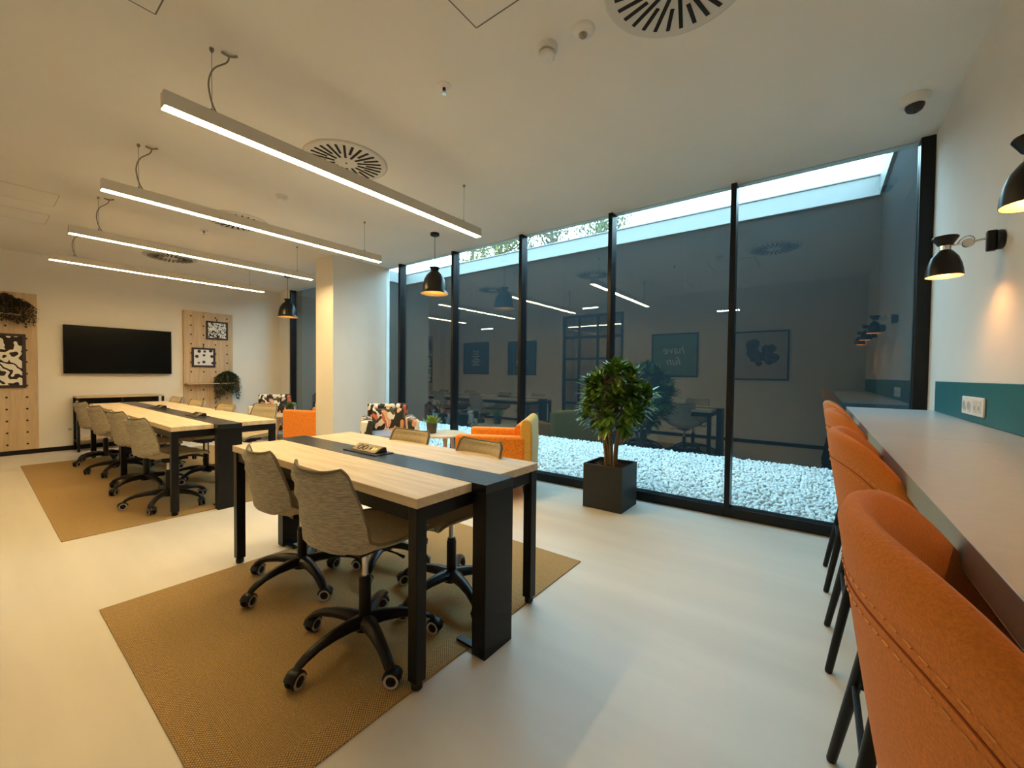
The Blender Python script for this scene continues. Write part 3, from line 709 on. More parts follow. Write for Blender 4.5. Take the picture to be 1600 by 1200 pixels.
# ------------------------------------------------------------------ wall lamps above the counter
def make_wall_lamp(label):
    # origin on the wall; wall is +X, shade hangs at -X
    t = thing('wall_lamp', label, 'lamp', (0, 0, 0), 0, 'black wall lamps above the counter')
    mb = MB(); mb.tube([(0, 0, 0), (-0.022, 0, 0), (-0.022, 0, 0)][:2], 0.040, 24); mb.box(-0.048, -0.018, -0.013, 0.013, -0.044, 0.042)
    mb.build('wall_plate', M['lampout'], t, 0.006, 3)
    mb = MB(); mb.tube([(-0.04, 0, 0.012), (-0.115, 0, 0.002), (-0.166, 0, 0.0)], 0.0045, 8); mb.build('arm', M['chrome'], t)
    mb = MB(); mb.tube([(-0.10, -0.006, 0.002), (-0.10, 0.006, 0.002)], 0.019, 14)
    mb.tube(spline([(-0.13, 0.004, 0.006), (-0.115, 0.006, 0.026), (-0.095, 0.006, 0.034), (-0.082, 0.004, 0.022), (-0.086, 0, 0.008)], 14), 0.0035, 6); mb.build('joint', M['chrome'], t, 0.002)
    c = (-0.168, 0, 0)
    mb = MB(); mb.lathe([(0.002, 0.036), (0.041, 0.040), (0.043, 0.035), (0.025, 0.004), (0.019, 0.0)], 26, c, True, True); mb.build('collar', M['lampout'], t, angle=50)
    mb = MB(); mb.lathe([(0.018, 0.006), (0.0195, 0.004), (0.0195, -0.018), (0.018, -0.020)], 22, c, True, True); mb.build('neck_ring', M['chrome'], t)
    out = [(0.018, -0.017), (0.027, -0.026), (0.044, -0.050), (0.054, -0.080), (0.059, -0.108), (0.061, -0.132)]
    mb = MB(); mb.cur = 0; mb.lathe(out, 34, c); mb.cur = 1; mb.lathe([(0.061, -0.132)] + [(r - 0.0025, z) for r, z in reversed(out)], 34, c); mb.build('lampshade', [M['lampout'], M['lampin']], t, angle=60)
    mb = MB(); mb.lathe([(0.008, -0.03), (0.014, -0.048), (0.023, -0.076), (0.023, -0.088), (0.015, -0.104), (0.003, -0.110)], 18, c, True, True); mb.build('bulb', M['bulbw'], t)
    return t
w0 = make_wall_lamp('black wall lamp with lit shade above the socket, in full view'); w0.location = (XR, 2.575, 1.80); w0.rotation_euler = (0, 0, R(0))
dup(w0, (XR, 1.635, 1.80), 0, 'black wall lamp cut off by the edge of the photo, its orange-lit rim showing')
dup(w0, (XR, 0.755, 1.80), 0, 'black wall lamp over the camera end of the counter, only seen mirrored in the glass')

# ------------------------------------------------------------------ bar counter, splashback, socket
CF = 0.155
t = thing('bar_counter', 'long blue grey bar counter along the wall with a black frame', 'counter', (CF, 1.5, 0))
for y0, y1 in ((YB + 0.03, 2.001), (2.004, 3.735)):
    mb = MB(); mb.box(0, XR - CF - 0.002, y0 - 1.5, y1 - 1.5, 0.972, 1.016); mb.box(0, XR - CF - 0.002, y0 - 1.5, y1 - 1.5, 0.970, 0.972)
    o = mb.build('worktop', [M['counter'], M['counter_edge']], t, 0.002)
    for p in o.data.polygons: p.material_index = 0 if p.normal.z > 0.5 else 1
for yy in (3.70, 0.2):
    mb = MB(); mb.box(0.36, XR - CF - 0.004, yy - 1.5 - 0.02, yy - 1.5 + 0.02, 0.0, 0.97); mb.build('support', M['black'], t, 0.003)
mb = MB(); mb.box(XR - CF - 0.05, XR - CF - 0.004, YB + 0.05 - 1.5, 3.66 - 1.5, 0.92, 0.97); mb.build('wall_rail', M['black'], t)
mb = MB(); mb.box(XR - 0.010, XR - 0.0005, YB + 0.02, 3.665, 1.0175, 1.204)
tag(mb.build('splashback_panel', M['teal'], bevel=0.002), 'teal splashback panel on the wall behind the counter', 'panel')
t = thing('wall_socket', 'white double socket plate on the teal splashback above the counter', 'socket', (XR - 0.0105, 2.83, 1.094))
mb = MB(); mb.box(-0.010, 0, -0.165, 0.165, -0.043, 0.043); pl = mb.build('cover_plate', M['white'], t, 0.004, 3)
for yy in (0.112, 0.035):
    mb = MB(); mb.tube([(-0.013, yy, 0), (-0.009, yy, 0)], 0.029, 24); s_ = mb.build('power_socket', M['white'], t, 0.001)
    mb = MB(); mb.tube([(-0.0135, yy, 0), (-0.0125, yy, 0)], 0.022, 20); mb.build('socket_recess', M['sockgrey'], s_)
for yy in (-0.050, -0.115):
    mb = MB(); mb.box(-0.0115, -0.009, yy - 0.026, yy + 0.026, -0.028, 0.028); s_ = mb.build('data_socket', M['offwhite'], t, 0.001)
    mb = MB(); mb.box(-0.0125, -0.011, yy - 0.009, yy + 0.009, -0.014, 0.004); mb.build('port', M['sockgrey'], s_)

# ------------------------------------------------------------------ bar stools (tub faces +X)
def make_stool(label):
    t = thing('bar_stool', label, 'stool', (0, 0, 0), 0, 'orange tub stools along the counter')
    N = 81; A = R(128)
    def rimz(x):   # height of the rim by local x
        q = max(0.0, x + 0.262)
        z = 1.076 - 4.0 * q ** 1.8
        return 0.5 * (z + 0.850 + math.sqrt((z - 0.850) ** 2 + 0.0016))
    def pt(th, f, off=0.0):   # f 0 bottom .. 1 rim
        hw = 0.185 + 0.085 * (f ** 0.8) - off; dp = 0.200 + 0.062 * (f ** 0.8) - off
        cx, sy = math.cos(th), math.sin(th)
        x = -dp * math.copysign(abs(cx) ** 0.95, cx); y = hw * math.copysign(abs(sy) ** 0.95, sy)
        return x, y
    rings = []
    FS = [0, 0.08, 0.2, 0.35, 0.5, 0.65, 0.8, 0.92, 1.0]
    zb = 0.700
    for i in range(N):
        th = -A + 2 * A * i / (N - 1)
        ring = []
        for f in FS:
            x, y = pt(th, f); xr, _ = pt(th, 1); z = zb + (rimz(xr) - 0.014 - zb) * f
            ring.append((x, y, z))
        x, y = pt(th, 1, 0.006); ring.append((x, y, rimz(pt(th, 1)[0])))
        x, y = pt(th, 1, 0.017); ring.append((x, y, rimz(pt(th, 1)[0]) + 0.004))
        x, y = pt(th, 1, 0.029); ring.append((x, y, rimz(pt(th, 1)[0]) - 0.004))
        for f in reversed(FS[:-1]):
            x, y = pt(th, f, 0.036); xr, _ = pt(th, 1); z = zb + (rimz(xr) - 0.02 - zb) * f
            ring.append((x, y, z))
        rings.append(ring)
    mb = MB(); mb.loft(rings); mb.build('tub_back', M['stool'], t, recalc=True, angle=70)
    # stitched seam below the rim on the outside
    seam = []; st1 = []; st2 = []
    for i in range(1, N - 1):
        th = -A + 2 * A * i / (N - 1)
        xr, _ = pt(th, 1); zr = rimz(xr) - 0.012
        for lst, dz, o_ in ((seam, 0.058, -0.0005), (st1, 0.046, -0.0012), (st2, 0.070, -0.0012)):
            f = 1 - dz / (zr - zb); x, y = pt(th, f, o_); lst.append(Vector((x, y, zb + (zr - zb) * f)))
    mb = MB(); mb.tube(seam, 0.0013, 5); mb.build('seam', M['seam'], t)
    mb = MB()
    for lst in (st1, st2):
        for i in range(len(lst) - 1):
            L = (lst[i + 1] - lst[i]); k = max(1, round(L.length / 0.014))
            for j in range(k):
                a = lst[i] + L * (j / k); mb.tube([a, a + L * (0.55 / k)], 0.0011, 4)
    mb.build('stitching', M['stitch'], t)
    # seat cushion and under-pan
    def oval(a, b_, z, n=32): return [(a * math.copysign(abs(math.cos(2 * PI * k / n)) ** 0.8, math.cos(2 * PI * k / n)) + 0.02, b_ * math.copysign(abs(math.sin(2 * PI * k / n)) ** 0.8, math.sin(2 * PI * k / n)), z) for k in range(n)]
    mb = MB(); mb.loft([oval(.19, .165, .715), oval(.21, .18, .725), oval(.215, .185, .755), oval(.20, .17, .778), oval(.14, .12, .785)]); mb.build('seat_cushion', M['stool'], t, angle=60)
    mb = MB(); mb.loft([oval(.12, .12, .675), oval(.17, .165, .68), oval(.19, .175, .714)]); mb.build('seat_base', M['plastic'], t, angle=60)
    legs = {}
    for sx in (-1, 1):
        for sy in (-1, 1):
            top = Vector((0.02 + sx * 0.125, sy * 0.125, 0.69)); bot = Vector((0.02 + sx * 0.245, sy * 0.200, 0.0))
            legs[(sx, sy)] = (top, bot)
            mb = MB(); mb.tube([top, bot.lerp(top, 0.012), bot], [0.020, 0.0135, 0.011], 14); mb.build('leg', M['black'], t)
    for (a, b_), f in ((((-1, -1), (-1, 1)), 0.42), (((1, -1), (1, 1)), 0.34), (((-1, -1), (1, -1)), 0.42), (((-1, 1), (1, 1)), 0.42)):
        pa = legs[a][1].lerp(legs[a][0], f); pb = legs[b_][1].lerp(legs[b_][0], f)
        mb = MB(); mb.tube([pa, pb], 0.0085, 10); mb.build('footrest_bar', M['black'], t)
    return t
s0 = make_stool('orange tub stool closest to the camera, only its back and arm in frame')
SX = 0.282
s0.location = (SX, 0.585, 0)
for y, lab in ((1.435, 'second orange tub stool along the counter, counting from the camera'), (2.325, 'third orange tub stool along the counter, counting from the camera'), (3.12, 'fourth orange tub stool, at the glass end of the counter')):
    dup(s0, (SX, y, 0), 0, lab)

# ------------------------------------------------------------------ armchairs (face +X)
def make_armchair(kind, label, group):
    t = thing('armchair', label, 'armchair', (0, 0, 0), 0, group)
    fm, bmats = (M['orange'], M['ochre']) if kind == 'orange' else (M['floral'], M['floral'])
    sm = M['ochre'] if kind == 'orange' else M['greyseat']
    W, D = 0.36, 0.375
    def rbox(x0, x1, y0, y1, z0, z1, name, m_, bev=0.035, seg=4):
        mb = MB(); mb.box(x0, x1, y0, y1, z0, z1); return mb.build(name, m_, t, bev, seg)
    aw = 0.125 if kind == 'orange' else 0.145
    rbox(-D + 0.06, D, W - aw, W, 0.16, 0.62, 'armrest', fm, 0.03); rbox(-D + 0.06, D, -W, -W + aw, 0.16, 0.62, 'armrest', fm, 0.03)
    # back: slab with a front-sloping rounded top
    prof = [(-D, 0.15), (-D - 0.012, 0.45), (-D - 0.004, 0.73), (-D + 0.012, 0.772), (-D + 0.045, 0.790), (-D + 0.08, 0.778), (-D + 0.105, 0.75), (-D + 0.11, 0.45), (-D + 0.11, 0.15)]
    bw = W - 0.012 if kind == 'orange' else W - 0.09
    mb = MB(); mb.loft([[(x, yy, z) for x, z in prof] for yy in (-bw, bw)]); mb.build('backrest', bmats, t, 0.014, 3, angle=40, recalc=True)
    pr2 = [(-D + 0.10, 0.40), (-D + 0.10, 0.69), (-D + 0.125, 0.728), (-D + 0.165, 0.712), (-D + 0.20, 0.63), (-D + 0.225, 0.45), (-D + 0.22, 0.40)]
    mb = MB(); mb.loft([[(x, yy, z) for x, z in pr2] for yy in (-W + aw + 0.003, W - aw - 0.003)]); mb.build('back_cushion', fm, t, 0.012, 3, angle=40, recalc=True)
    rbox(-D + 0.12, D + 0.01, -W + aw + 0.003, W - aw - 0.003, 0.30, 0.43, 'seat_cushion', sm, 0.03)
    rbox(-D + 0.10, D - 0.01, -W + aw, W - aw, 0.17, 0.30, 'seat_frame', fm, 0.01)
    for sx in (-1, 1):
        for sy in (-1, 1):
            top = Vector((sx * (D - 0.075), sy * (W - 0.07), 0.17)); bot = Vector((sx * (D - 0.045), sy * (W - 0.045), 0.0))
            mb = MB(); mb.tube([top, bot], [0.021, 0.013], 12); mb.build('leg', M['plastic'] if kind == 'orange' else M['oakleg'], t)
    return t
a0 = make_armchair('orange', 'orange armchair with ochre back, by the glass beside the potted tree', 'orange armchairs'); a0.location = (-2.675, 3.345, 0); a0.rotation_euler = (0, 0, R(208))
dup(a0, (-6.505, 3.42, 0), R(198), 'orange armchair seen side-on, half hidden by the column')
f0 = make_armchair('floral', 'leaf-patterned armchair with grey seat, in front of the column', 'patterned armchairs'); f0.location = (-4.62, 3.40, 0); f0.rotation_euler = (0, 0, R(-33))
dup(f0, (-8.03, 3.38, 0), R(-27), 'leaf-patterned armchair in the television corner, behind the long table')

def make_side_table(label):
    t = thing('side_table', label, 'table', (0, 0, 0), 0, 'round side tables between the armchairs')
    mb = MB(); mb.lathe([(0.27, 0.468), (0.298, 0.476), (0.30, 0.488), (0.294, 0.495)], 40, (0, 0, 0), True, True); mb.build('tabletop', M['oak'], t, angle=40)
    for k in range(3):
        a = 2 * PI * k / 3 - 0.5; d = Vector((math.cos(a), math.sin(a), 0))
        mb = MB(); mb.tube([d * 0.17 + Vector((0, 0, 0.47)), d * 0.25], [0.028, 0.016], 12); mb.build('leg', M['oakleg'], t)
    return t
st0 = make_side_table('round pale wood side table by the glass, carrying the green succulent'); st0.location = (-3.66, 3.45, 0)
dup(st0, (-7.20, 3.31, 0), 0.6, 'round pale wood side table beside the orange armchair behind the column')
def make_succulent(label, lm):
    t = thing('potted_succulent', label, 'plant', (0, 0, 0), 0, 'small potted succulents')
    mb = MB(); mb.lathe([(0.050, 0.0), (0.054, 0.004), (0.064, 0.112), (0.064, 0.116), (0.058, 0.116), (0.056, 0.100)], 24, (0, 0, 0), True, True); mb.build('pot', M['potbrown'], t)
    mb = MB(); mb.lathe([(0.057, 0.098), (0.03, 0.104), (0.002, 0.106)], 16, (0, 0, 0), False, False); mb.build('soil', M['soil'], t)
    rnd = random.Random(3); mb = MB()
    for k in range(46):
        a = k * 2.399; el = R(80 - 68 * (k / 46)); L = rnd.uniform(0.11, 0.165) * (0.75 + 0.25 * k / 46)
        d = Vector((math.cos(a), math.sin(a), 0)); s_ = Vector((-d.y, d.x, 0)); rows = []
        for q in range(6):
            f = q / 5; r = 0.008 + L * f * math.cos(el); z = 0.105 + L * f * math.sin(el) + 0.02 * f * f - 0.015 * f
            w = 0.017 * (0.6 + 1.2 * f) * (1 - f) ** 0.7 + 0.0006
            c = d * r + Vector((0, 0, z)); rows.append([c - s_ * w, c - Vector((0, 0, 0.006 * (1 - f))), c + s_ * w, c + Vector((0, 0, 0.002))])
        mb.loft(rows)
    mb.build('leaves', lm, t, angle=50)
    return t
g0 = make_succulent('spiky yellow green succulent in a dark pot on the side table by the glass', M['agave']); g0.location = (-3.74, 3.37, 0.496)
g1 = make_succulent('dark green succulent in a pot on the side table behind the column', M['agavedark']); g1.location = (-7.17, 3.28, 0.496)

# ------------------------------------------------------------------ potted tree in the black planter
t = thing('potted_tree', 'bushy green umbrella tree in a square black planter by the glass', 'plant', (-1.550, 3.615, 0))
mb = MB(); hw = 0.187; hi = 0.172; H = 0.405
def sq(h, z): return [(-h, -h, z), (h, -h, z), (h, h, z), (-h, h, z)]
mb.loft([sq(hw, 0), sq(hw, H), sq(hi, H), sq(hi, H - 0.06)], True, True); mb.build('planter', M['pot'], t, 0.003, 2)
mb = MB(); rnd = random.Random(8)
for k in range(420):
    c = Vector((rnd.uniform(-.16, .16), rnd.uniform(-.16, .16), H - 0.052 + rnd.uniform(0, .018))); Rm = Euler((rnd.random() * 6, rnd.random() * 6, rnd.random() * 6)).to_matrix()
    s_ = rnd.uniform(0.008, 0.018); mb.obox(c, Rm @ Vector((s_, 0, 0)), Rm @ Vector((0, s_ * .6, 0)), Rm @ Vector((0, 0, s_ * .3)))
mb.box(-hi, hi, -hi, hi, H - 0.09, H - 0.05); mb.build('mulch', M['soil'], t, smooth=False)
stems = []
for k in range(7):
    a = k * 0.9 + 0.3; r0 = rnd.uniform(0.015, 0.06)
    p0 = Vector((math.cos(a) * r0 + 0.01, math.sin(a) * r0, H - 0.06)); p1 = p0 + Vector((math.cos(a) * 0.015, math.sin(a) * 0.015, 0.2)); p2 = Vector((math.cos(a) * 0.14, math.sin(a) * 0.13, 0.86)); p3 = Vector((math.cos(a) * rnd.uniform(.12, .24), math.sin(a) * 0.2, rnd.uniform(1.0, 1.22)))
    pts = spline([p0, p1, p2, p3], 14); stems.append([Vector(p) for p in pts])
    mb = MB(); mb.tube(pts, [0.015 - 0.0008 * i for i in range(14)], 8); mb.build('stem', M['trunk'], t)
mb = MB(); tw = MB()
CC = Vector((0.035, 0, 0.985))
def leaflet(mb, o, d, L, w, droop):
    d = d.normalized(); s_ = d.cross(Vector((0, 0, 1)))
    if s_.length < 0.05: s_ = Vector((1, 0, 0))
    s_.normalize(); nrm = s_.cross(d); rows = []
    for q in range(6):
        f = q / 5; c = o + d * L * f + Vector((0, 0, -droop * L * f * f)); ww = w * (math.sin(PI * min(1, 0.08 + 0.86 * f ** 0.85)) ** 0.8) + 0.0008
        rows.append([c - s_ * ww + nrm * ww * 0.25, c, c + s_ * ww + nrm * ww * 0.25])
    V = [p for r in rows for p in r]; F = []
    for r in range(5):
        for c in range(2): a = r * 3 + c; F.append((a, a + 1, a + 4, a + 3))
    mb.add(V, F)
cnt = 0
while cnt < 165:
    u = Vector((rnd.gauss(0, 1), rnd.gauss(0, 1), rnd.gauss(0, 1))).normalized()
    rad = rnd.uniform(0.55, 1.0) ** 0.5
    lump = 1 + 0.16 * math.sin(3 * math.atan2(u.y, u.x) + 4 * u.z)
    sz = 0.305 if u.z < 0 else 0.335
    c = CC + Vector((u.x * 0.285 * rad * lump, u.y * 0.26 * rad * lump, u.z * sz * rad))
    if u.z < -0.45 and rad > 0.8 and rnd.random() < 0.45: continue
    cnt += 1
    n_ = (u * 0.8 + Vector((0, 0, 0.65)) + Vector((rnd.gauss(0, .25), rnd.gauss(0, .25), rnd.gauss(0, .2)))).normalized()
    s1 = n_.orthogonal().normalized(); s2 = n_.cross(s1); k = rnd.randint(7, 9); a0_ = rnd.random() * 6
    for j in range(k):
        a = a0_ + 2 * PI * j / k; d = (s1 * math.cos(a) + s2 * math.sin(a)) * 0.85 + n_ * rnd.uniform(0.35, 0.85)
        leaflet(mb, c, d, rnd.uniform(0.09, 0.138), rnd.uniform(0.018, 0.024), rnd.uniform(-0.1, 0.2))
    stt = rnd.choice(stems); q = min(stt[6:], key=lambda p: (p - c).length)
    tw.tube([q, q.lerp(c, .5) + Vector((0, 0, -.02)), c], [0.0045, 0.0035, 0.002], 4)
mb.build('foliage', M['leaf'], t, angle=60); tw.build('twigs', M['trunk'], t)

# ------------------------------------------------------------------ television
t = thing('television', 'large flat black television on the beige wall above the console', 'television', (XL, 1.488, 1.522))
mb = MB(); mb.box(0.035, 0.075, -0.634, 0.634, -0.365, 0.365); mb.build('casing', M['tv'], t, 0.004)
mb = MB(); mb.box(0.0752, 0.0768, -0.626, 0.626, -0.350, 0.357); mb.build('screen', M['screen'], t)
mb = MB(); mb.box(0.001, 0.035, -0.25, 0.25, -0.2, 0.2); mb.build('wall_bracket', M['black'], t)

# ------------------------------------------------------------------ console under the television
t = thing('console_table', 'low black framed console with oak shelves under the television', 'console', (XL + 0.02, 1.45, 0))
mb = MB(); mb.box(0, 0.36, -0.50, 0.50, 0.795, 0.82); mb.build('top_board', M['oaky'], t, 0.002)
mb = MB(); mb.box(0.01, 0.35, -0.47, 0.47, 0.64, 0.66); mb.build('shelf', M['oaky'], t, 0.002)
mb = MB(); mb.box(0.01, 0.35, -0.47, 0.47, 0.16, 0.18); mb.build('shelf', M['oaky'], t, 0.002)
for x in (0.0, 0.33):
    for y in (-0.50, 0.47):
        mb = MB(); mb.box(x, x + 0.03, y, y + 0.03, 0, 0.795); mb.build('leg', M['black'], t, 0.002)
mb = MB(); mb.box(0.33, 0.36, -0.015, 0.015, 0.18, 0.795); mb.build('divider', M['black'], t)
for y in (-0.5, 0.47):
    for z in (0.62, 0.14):
        mb = MB(); mb.box(0.03, 0.33, y, y + 0.03, z, z + 0.02); mb.build('cross_rail', M['black'], t)
mb = MB(); mb.box(0.0, 0.012, -0.47, 0.47, 0.66, 0.795); mb.build('back_panel', M['strip'], t)

# ------------------------------------------------------------------ pegboards with pictures and trailing plants
def pegboard(y0, y1, ys, zs, shelf, label):
    t = thing('pegboard', label, 'pegboard', (XL, (y0 + y1) / 2, 0), 0, 'oak pegboards on the television wall')
    cy = (y0 + y1) / 2
    mb = MB(); mb.box(0.001, 0.028, y0 - cy, y1 - cy, 0.066, 2.29); mb.build('board', M['oakz'], t, 0.004)
    if shelf:
        mb = MB(); mb.box(0.028, 0.045, y0 - cy, y1 - cy, 1.0, 2.29); mb.build('front_board', M['oakz'], t, 0.003)
        mb = MB(); mb.box(0.028, 0.19, y0 - cy + 0.01, y1 - cy - 0.01, 0.978, 0.998); mb.build('shelf', M['oaky'], t, 0.003)
    hx = 0.045 if shelf else 0.028
    mb = MB(); mb.tube([(-0.004, 0, 0), (0.0015, 0, 0)], 0.0135, 12); proto = None
    for yy in ys:
        for z in zs:
            if shelf and 0.93 < z < 1.05: continue
            fx = hx if (not shelf or z > 1.0) else 0.028
            if proto is None: proto = mb.build('peg_hole', M['peg'], t); o = proto
            else: o = proto.copy(); COL.objects.link(o); o.parent = t
            o.location = (fx, yy - cy, z)
    return t
pegboard(2.297, 3.057, (2.406, 2.592, 2.777, 2.962), [2.20 - 0.1665 * k for k in range(13)], True, 'oak pegboard with shelf and two small pictures beside the television')
pegboard(-0.15, 0.607, (-0.053, 0.132, 0.317, 0.502), [2.315 - 0.1665 * k for k in range(1, 14)], False, 'oak pegboard at the photo edge with the large brushstroke picture')
def picture(y0, y1, z0, z1, x, art, label, fw, hook):
    t = thing('framed_picture', label, 'picture', (x, (y0 + y1) / 2, (z0 + z1) / 2), 0, 'framed prints on the pegboards')
    hy, hz = (y1 - y0) / 2, (z1 - z0) / 2
    mb = MB(); mb.box(0.001, 0.022, -hy, hy, -hz, -hz + fw); mb.box(0.001, 0.022, -hy, hy, hz - fw, hz); mb.box(0.001, 0.022, -hy, -hy + fw, -hz + fw, hz - fw); mb.box(0.001, 0.022, hy - fw, hy, -hz + fw, hz - fw)
    mb.build('frame', M['frame_brown'], t, 0.002)
    mb = MB(); mb.box(0.002, 0.012, -hy + fw, hy - fw, -hz + fw, hz - fw); mb.build('print', art, t)
    if hook:
        mb = MB(); mb.box(0.002, 0.008, -0.007, 0.007, hz, hz + 0.05); mb.build('hanging_strap', M['frame_brown'], t)
picture(2.628, 2.972, 1.80, 2.135, XL + 0.0455, M['leopard'], 'small square leopard print in dark frame, upper one on the pegboard', 0.028, True)
picture(2.412, 2.768, 1.288, 1.635, XL + 0.0455, M['daisy'], 'small square white print with dark dots in dark frame, lower one on the pegboard', 0.032, True)
picture(-0.10, 0.498, 0.952, 1.708, XL + 0.030, M['zebra'], 'large black brushstroke print in dark frame, at the edge of the photo', 0.036, False)

def trailing(loc, W, top, drop, lm, label, seed, n):
    rnd = random.Random(seed)
    t = thing('trailing_plant', label, 'plant', loc, 0, 'trailing plants on the pegboards')
    mb = MB(); mb.lathe([(0.045, 0.0), (0.062, 0.02), (0.07, 0.10), (0.066, 0.10)], 18, (0.085, 0, 0), True, True); mb.build('pot', M['pot'], t)
    st_ = MB(); lf = MB()
    for k in range(n):
        a = rnd.uniform(-PI * 0.62, PI * 0.62); rr = rnd.uniform(0.25, 1.0)
        ox, oy = 0.085 + math.cos(a) * 0.075 * rr, math.sin(a) * W * rr
        zt = 0.10 + rnd.uniform(0.3, 1.0) * top * (1 - 0.55 * rr * abs(math.sin(a))); D = drop * rnd.uniform(0.25, 1.0) * (0.45 + 0.55 * abs(math.sin(a)) * rr)
        ox = max(0.02, ox)
        pts = spline([(0.085, oy * 0.25, 0.09), (0.085 + (ox - .085) * .6, oy * 0.65, zt), (ox, oy, zt - 0.25 * (zt + D)), (ox + 0.01, oy * 1.02, -D)], 14)
        st_.tube(pts, 0.0016, 4)
        for q in range(2, 14):
            for _ in range(2):
                o_ = Vector(pts[q]) + Vector((rnd.gauss(0, .010), rnd.gauss(0, .012), rnd.gauss(0, .008))); o_.x = max(o_.x, 0.012)
                d = Vector((rnd.uniform(-.2, 1), rnd.uniform(-1, 1), rnd.uniform(-.8, .4)))
                leaflet(lf, o_, d, rnd.uniform(0.020, 0.036), rnd.uniform(0.006, 0.010), 0.2)
    st_.build('stems', M['trunk'], t); lf.build('leaves', lm, t, angle=60)
trailing((XL + 0.046, 2.935, 0.999), 0.20, 0.13, 0.36, M['trail'], 'dark green trailing plant on the pegboard shelf below the small pictures', 4, 150)
tsh = MB(); tsh.box(XL + 0.029, XL + 0.17, 0.12, 0.46, 1.960, 1.978)
tag(tsh.build('wall_shelf', M['oaky'], bevel=0.002), 'short oak shelf under the drooping plant on the pegboard at the photo edge', 'shelf')
trailing((XL + 0.028, 0.29, 1.979), 0.31, 0.19, 0.17, M['trailold'], 'dark arching plant drooping over the large brushstroke picture', 7, 150)
t = thing('wall_socket', 'white socket plate low on the beige wall beside the console', 'socket', (XL, 0.945, 0.312))
mb = MB(); mb.box(0, 0.009, -0.065, 0.065, -0.04, 0.04); mb.build('cover_plate', M['white'], t, 0.003)
for yy in (-0.03, 0.03):
    mb = MB(); mb.tube([(0.0085, yy, 0), (0.0105, yy, 0)], 0.022, 18); mb.build('power_socket', M['sockgrey'], t)

# ------------------------------------------------------------------ rear wall: door, posters, spot bars (seen reflected)
d = MB()
w = 0.055
for x in (DX0, DX1 - w): d.box(x, x + w, YB - 0.06, YB + 0.012, 0, DZ)
d.box(DX0, DX1, YB - 0.06, YB + 0.012, DZ - w, DZ); d.box(DX0, DX1, YB - 0.06, YB + 0.012, 2.07, 2.13)
do = struct(d.build('door_1', M['frame'], bevel=0.002), 'black steel framed glazed door in the rear wall', 'door')
lf = MB()
for x in (-4.55, -4.08): lf.box(x - 0.026, x + 0.026, YB - 0.045, YB - 0.005, 0, DZ - w)
for z in (1.60, 1.10, 0.55): lf.box(DX0 + w, DX1 - w, YB - 0.045, YB - 0.005, z - 0.024, z + 0.024)
lf.build('glazing_bars', M['frame'], do)
g = MB(); g.box(DX0 + w, DX1 - w, YB - 0.030, YB - 0.022, 0, DZ - w); g.build('pane', M['doorglass'], do, smooth=False)
h_ = MB(); h_.tube([(-4.12, YB - 0.004, 1.02), (-4.12, YB + 0.045, 1.02), (-4.24, YB + 0.045, 1.02)], 0.009, 8); h_.build('door_handle', M['chrome'], do)
def poster(x0, x1, z0, z1, mboard, label, lines, mt, blot=False):
    t = thing('framed_poster', label, 'poster', ((x0 + x1) / 2, YB, (z0 + z1) / 2), 0, 'framed posters on the rear wall')
    hx, hz = (x1 - x0) / 2, (z1 - z0) / 2; fw = 0.028
    mb = MB(); mb.box(-hx, hx, 0.001, 0.026, -hz, -hz + fw); mb.box(-hx, hx, 0.001, 0.026, hz - fw, hz); mb.box(-hx, -hx + fw, 0.001, 0.026, -hz + fw, hz - fw); mb.box(hx - fw, hx, 0.001, 0.026, -hz + fw, hz - fw)
    mb.build('frame', M['black'], t, 0.002)
    mb = MB(); mb.box(-hx + fw, hx - fw, 0.002, 0.012, -hz + fw, hz - fw); mb.build('print', mboard, t)
    if blot:
        rnd = random.Random(2); mb = MB()
        for k in range(26):
            a = rnd.uniform(0, 2 * PI); r = rnd.uniform(0, 0.23); c = (math.cos(a) * r * 1.05, math.sin(a) * r + 0.02 - (0.05 if k % 5 == 0 else 0)); rr = rnd.uniform(0.045, 0.09); zz = 0.0125 + 0.0002 * k
            V = [(c[0] + rr * math.cos(2 * PI * j / 14), zz, c[1] + rr * math.sin(2 * PI * j / 14)) for j in range(14)]
            mb.add(V, [tuple(range(14))[::-1]])
        mb.build('motif', M['poster_ink'], t, smooth=False)
    for txt, size, z in lines:
        cu = bpy.data.curves.new('lettering', 'FONT'); cu.body = txt; cu.size = size; cu.align_x = 'CENTER'; cu.align_y = 'CENTER'; cu.extrude = 0.0008; cu.shear = 0.25
        tmp = bpy.data.objects.new('tmp', cu); COL.objects.link(tmp)
        dg = bpy.context.evaluated_depsgraph_get(); me = bpy.data.meshes.new_from_object(tmp.evaluated_get(dg)); bpy.data.objects.remove(tmp)
        me.materials.clear(); me.materials.append(mt)
        o = bpy.data.objects.new('lettering', me); COL.objects.link(o); o.parent = t
        o.rotation_euler = (PI / 2, 0, PI); o.location = (0, 0.0135, z)
    return t
poster(-2.83, -1.92, 1.20, 2.085, M['poster_teal'], 'square teal poster lettered have fun, mirrored in the glass behind the potted tree', [('have', 0.23, 0.10), ('fun', 0.23, -0.13)], M['poster_text'])
poster(-1.315, -0.43, 1.16, 2.055, M['poster_paper'], 'square pale poster with a dark blotted motif, mirrored in the glass', [], M['poster_text'], True)
poster(-8.26, -7.31, 1.21, 2.10, M['poster_dark'], 'square charcoal poster with small pale lines, mirrored beside the pendant lamp', [], M['poster_text'])
poster(-6.64, -5.74, 1.20, 2.075, M['poster_navy'], 'square navy poster with pale shapes, mirrored across a window mullion', [], M['poster_text'])
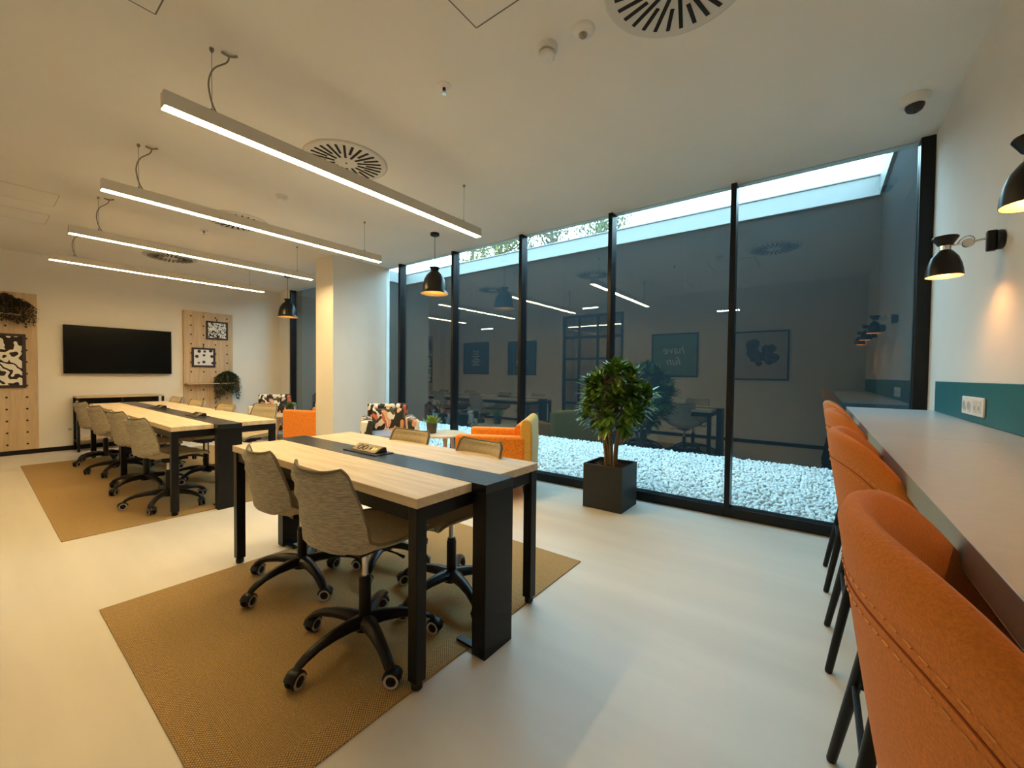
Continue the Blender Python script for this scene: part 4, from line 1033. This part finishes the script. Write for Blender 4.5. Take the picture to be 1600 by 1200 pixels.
# pale artwork lines on two posters
for o in [x for x in COL.objects if x.name.startswith('framed_poster')]:
    if 'charcoal' in o['label'] or 'navy' in o['label']:
        mb = MB(); rnd = random.Random(4 if 'navy' in o['label'] else 9)
        for k in range(9):
            z = 0.2 - 0.048 * k; hw_ = rnd.uniform(0.08, 0.18)
            mb.box(-hw_, hw_, 0.0125, 0.0135, z - 0.011, z + 0.011)
        mb.build('pale_lines', M['poster_text'], o)
def spotbar(x, z, label):
    t = thing('wall_spot_bar', label, 'light', (x, YB, z), 0, 'white spot bars high on the rear wall')
    mb = MB(); mb.box(-0.20, 0.20, 0.0, 0.05, -0.03, 0.03); mb.build('housing', M['offwhite'], t, 0.004)
    mb = MB()
    for k in range(9):
        c = -0.176 + 0.044 * k
        mb.tube([(c, 0.0495, 0), (c, 0.053, 0)], 0.014, 12)
    mb.build('led_dots', M['spot'], t)
spotbar(-7.35, 2.46, 'white spot bar high on the rear wall above the charcoal poster')
spotbar(-4.24, 2.76, 'white spot bar above the black framed door')
spotbar(-1.40, 2.46, 'white spot bar high on the rear wall between teal and pale posters')

# ------------------------------------------------------------------ sky, camera, view
w = bpy.data.worlds.new('World'); scene.world = w; w.use_nodes = True
nt = w.node_tree; bg = nt.nodes['Background']
tc = nt.nodes.new('ShaderNodeTexCoord'); sp = nt.nodes.new('ShaderNodeSeparateXYZ'); nt.links.new(tc.outputs['Generated'], sp.inputs[0])
r = nt.nodes.new('ShaderNodeValToRGB'); r.color_ramp.elements[0].position = 0.0; r.color_ramp.elements[1].position = 0.9
r.color_ramp.elements[0].color = (0.66, 0.87, 1.0, 1); r.color_ramp.elements[1].color = (0.50, 0.78, 1.0, 1)
nt.links.new(sp.outputs[2], r.inputs['Fac']); nt.links.new(r.outputs['Color'], bg.inputs['Color'])
bg.inputs['Strength'].default_value = 10.5

cam = bpy.data.cameras.new('camera'); co = bpy.data.objects.new('camera', cam); COL.objects.link(co)
cam.sensor_fit = 'HORIZONTAL'; cam.sensor_width = 36.0; cam.lens = 36.0 * 638.9 / 1600.0; cam.clip_start = 0.02; cam.clip_end = 200
p, ro, ya = R(-1.3797), R(0.6342), R(36.9256)
fwd = Vector((-math.sin(ya), math.cos(ya), 0)); right = Vector((math.cos(ya), math.sin(ya), 0)); up = Vector((0, 0, 1))
f2 = fwd * math.cos(p) + up * math.sin(p); u1 = -fwd * math.sin(p) + up * math.cos(p)
r2 = right * math.cos(ro) + u1 * math.sin(ro); u2 = -right * math.sin(ro) + u1 * math.cos(ro)
mw = Matrix((( r2.x, u2.x, -f2.x, 0), (r2.y, u2.y, -f2.y, 0), (r2.z, u2.z, -f2.z, 1.22), (0, 0, 0, 1)))
co.matrix_world = mw
scene.camera = co
vs = scene.view_settings
vs.view_transform = 'Standard'; vs.look = 'None'; vs.gamma = 1.0; vs.use_curve_mapping = False; vs.exposure = 0.0
try:
    scene.cycles.use_denoising = True
    scene.cycles.max_bounces = 10; scene.cycles.diffuse_bounces = 6; scene.cycles.transparent_max_bounces = 16
    scene.cycles.sample_clamp_indirect = 6.0; scene.cycles.caustics_reflective = False
except Exception: pass
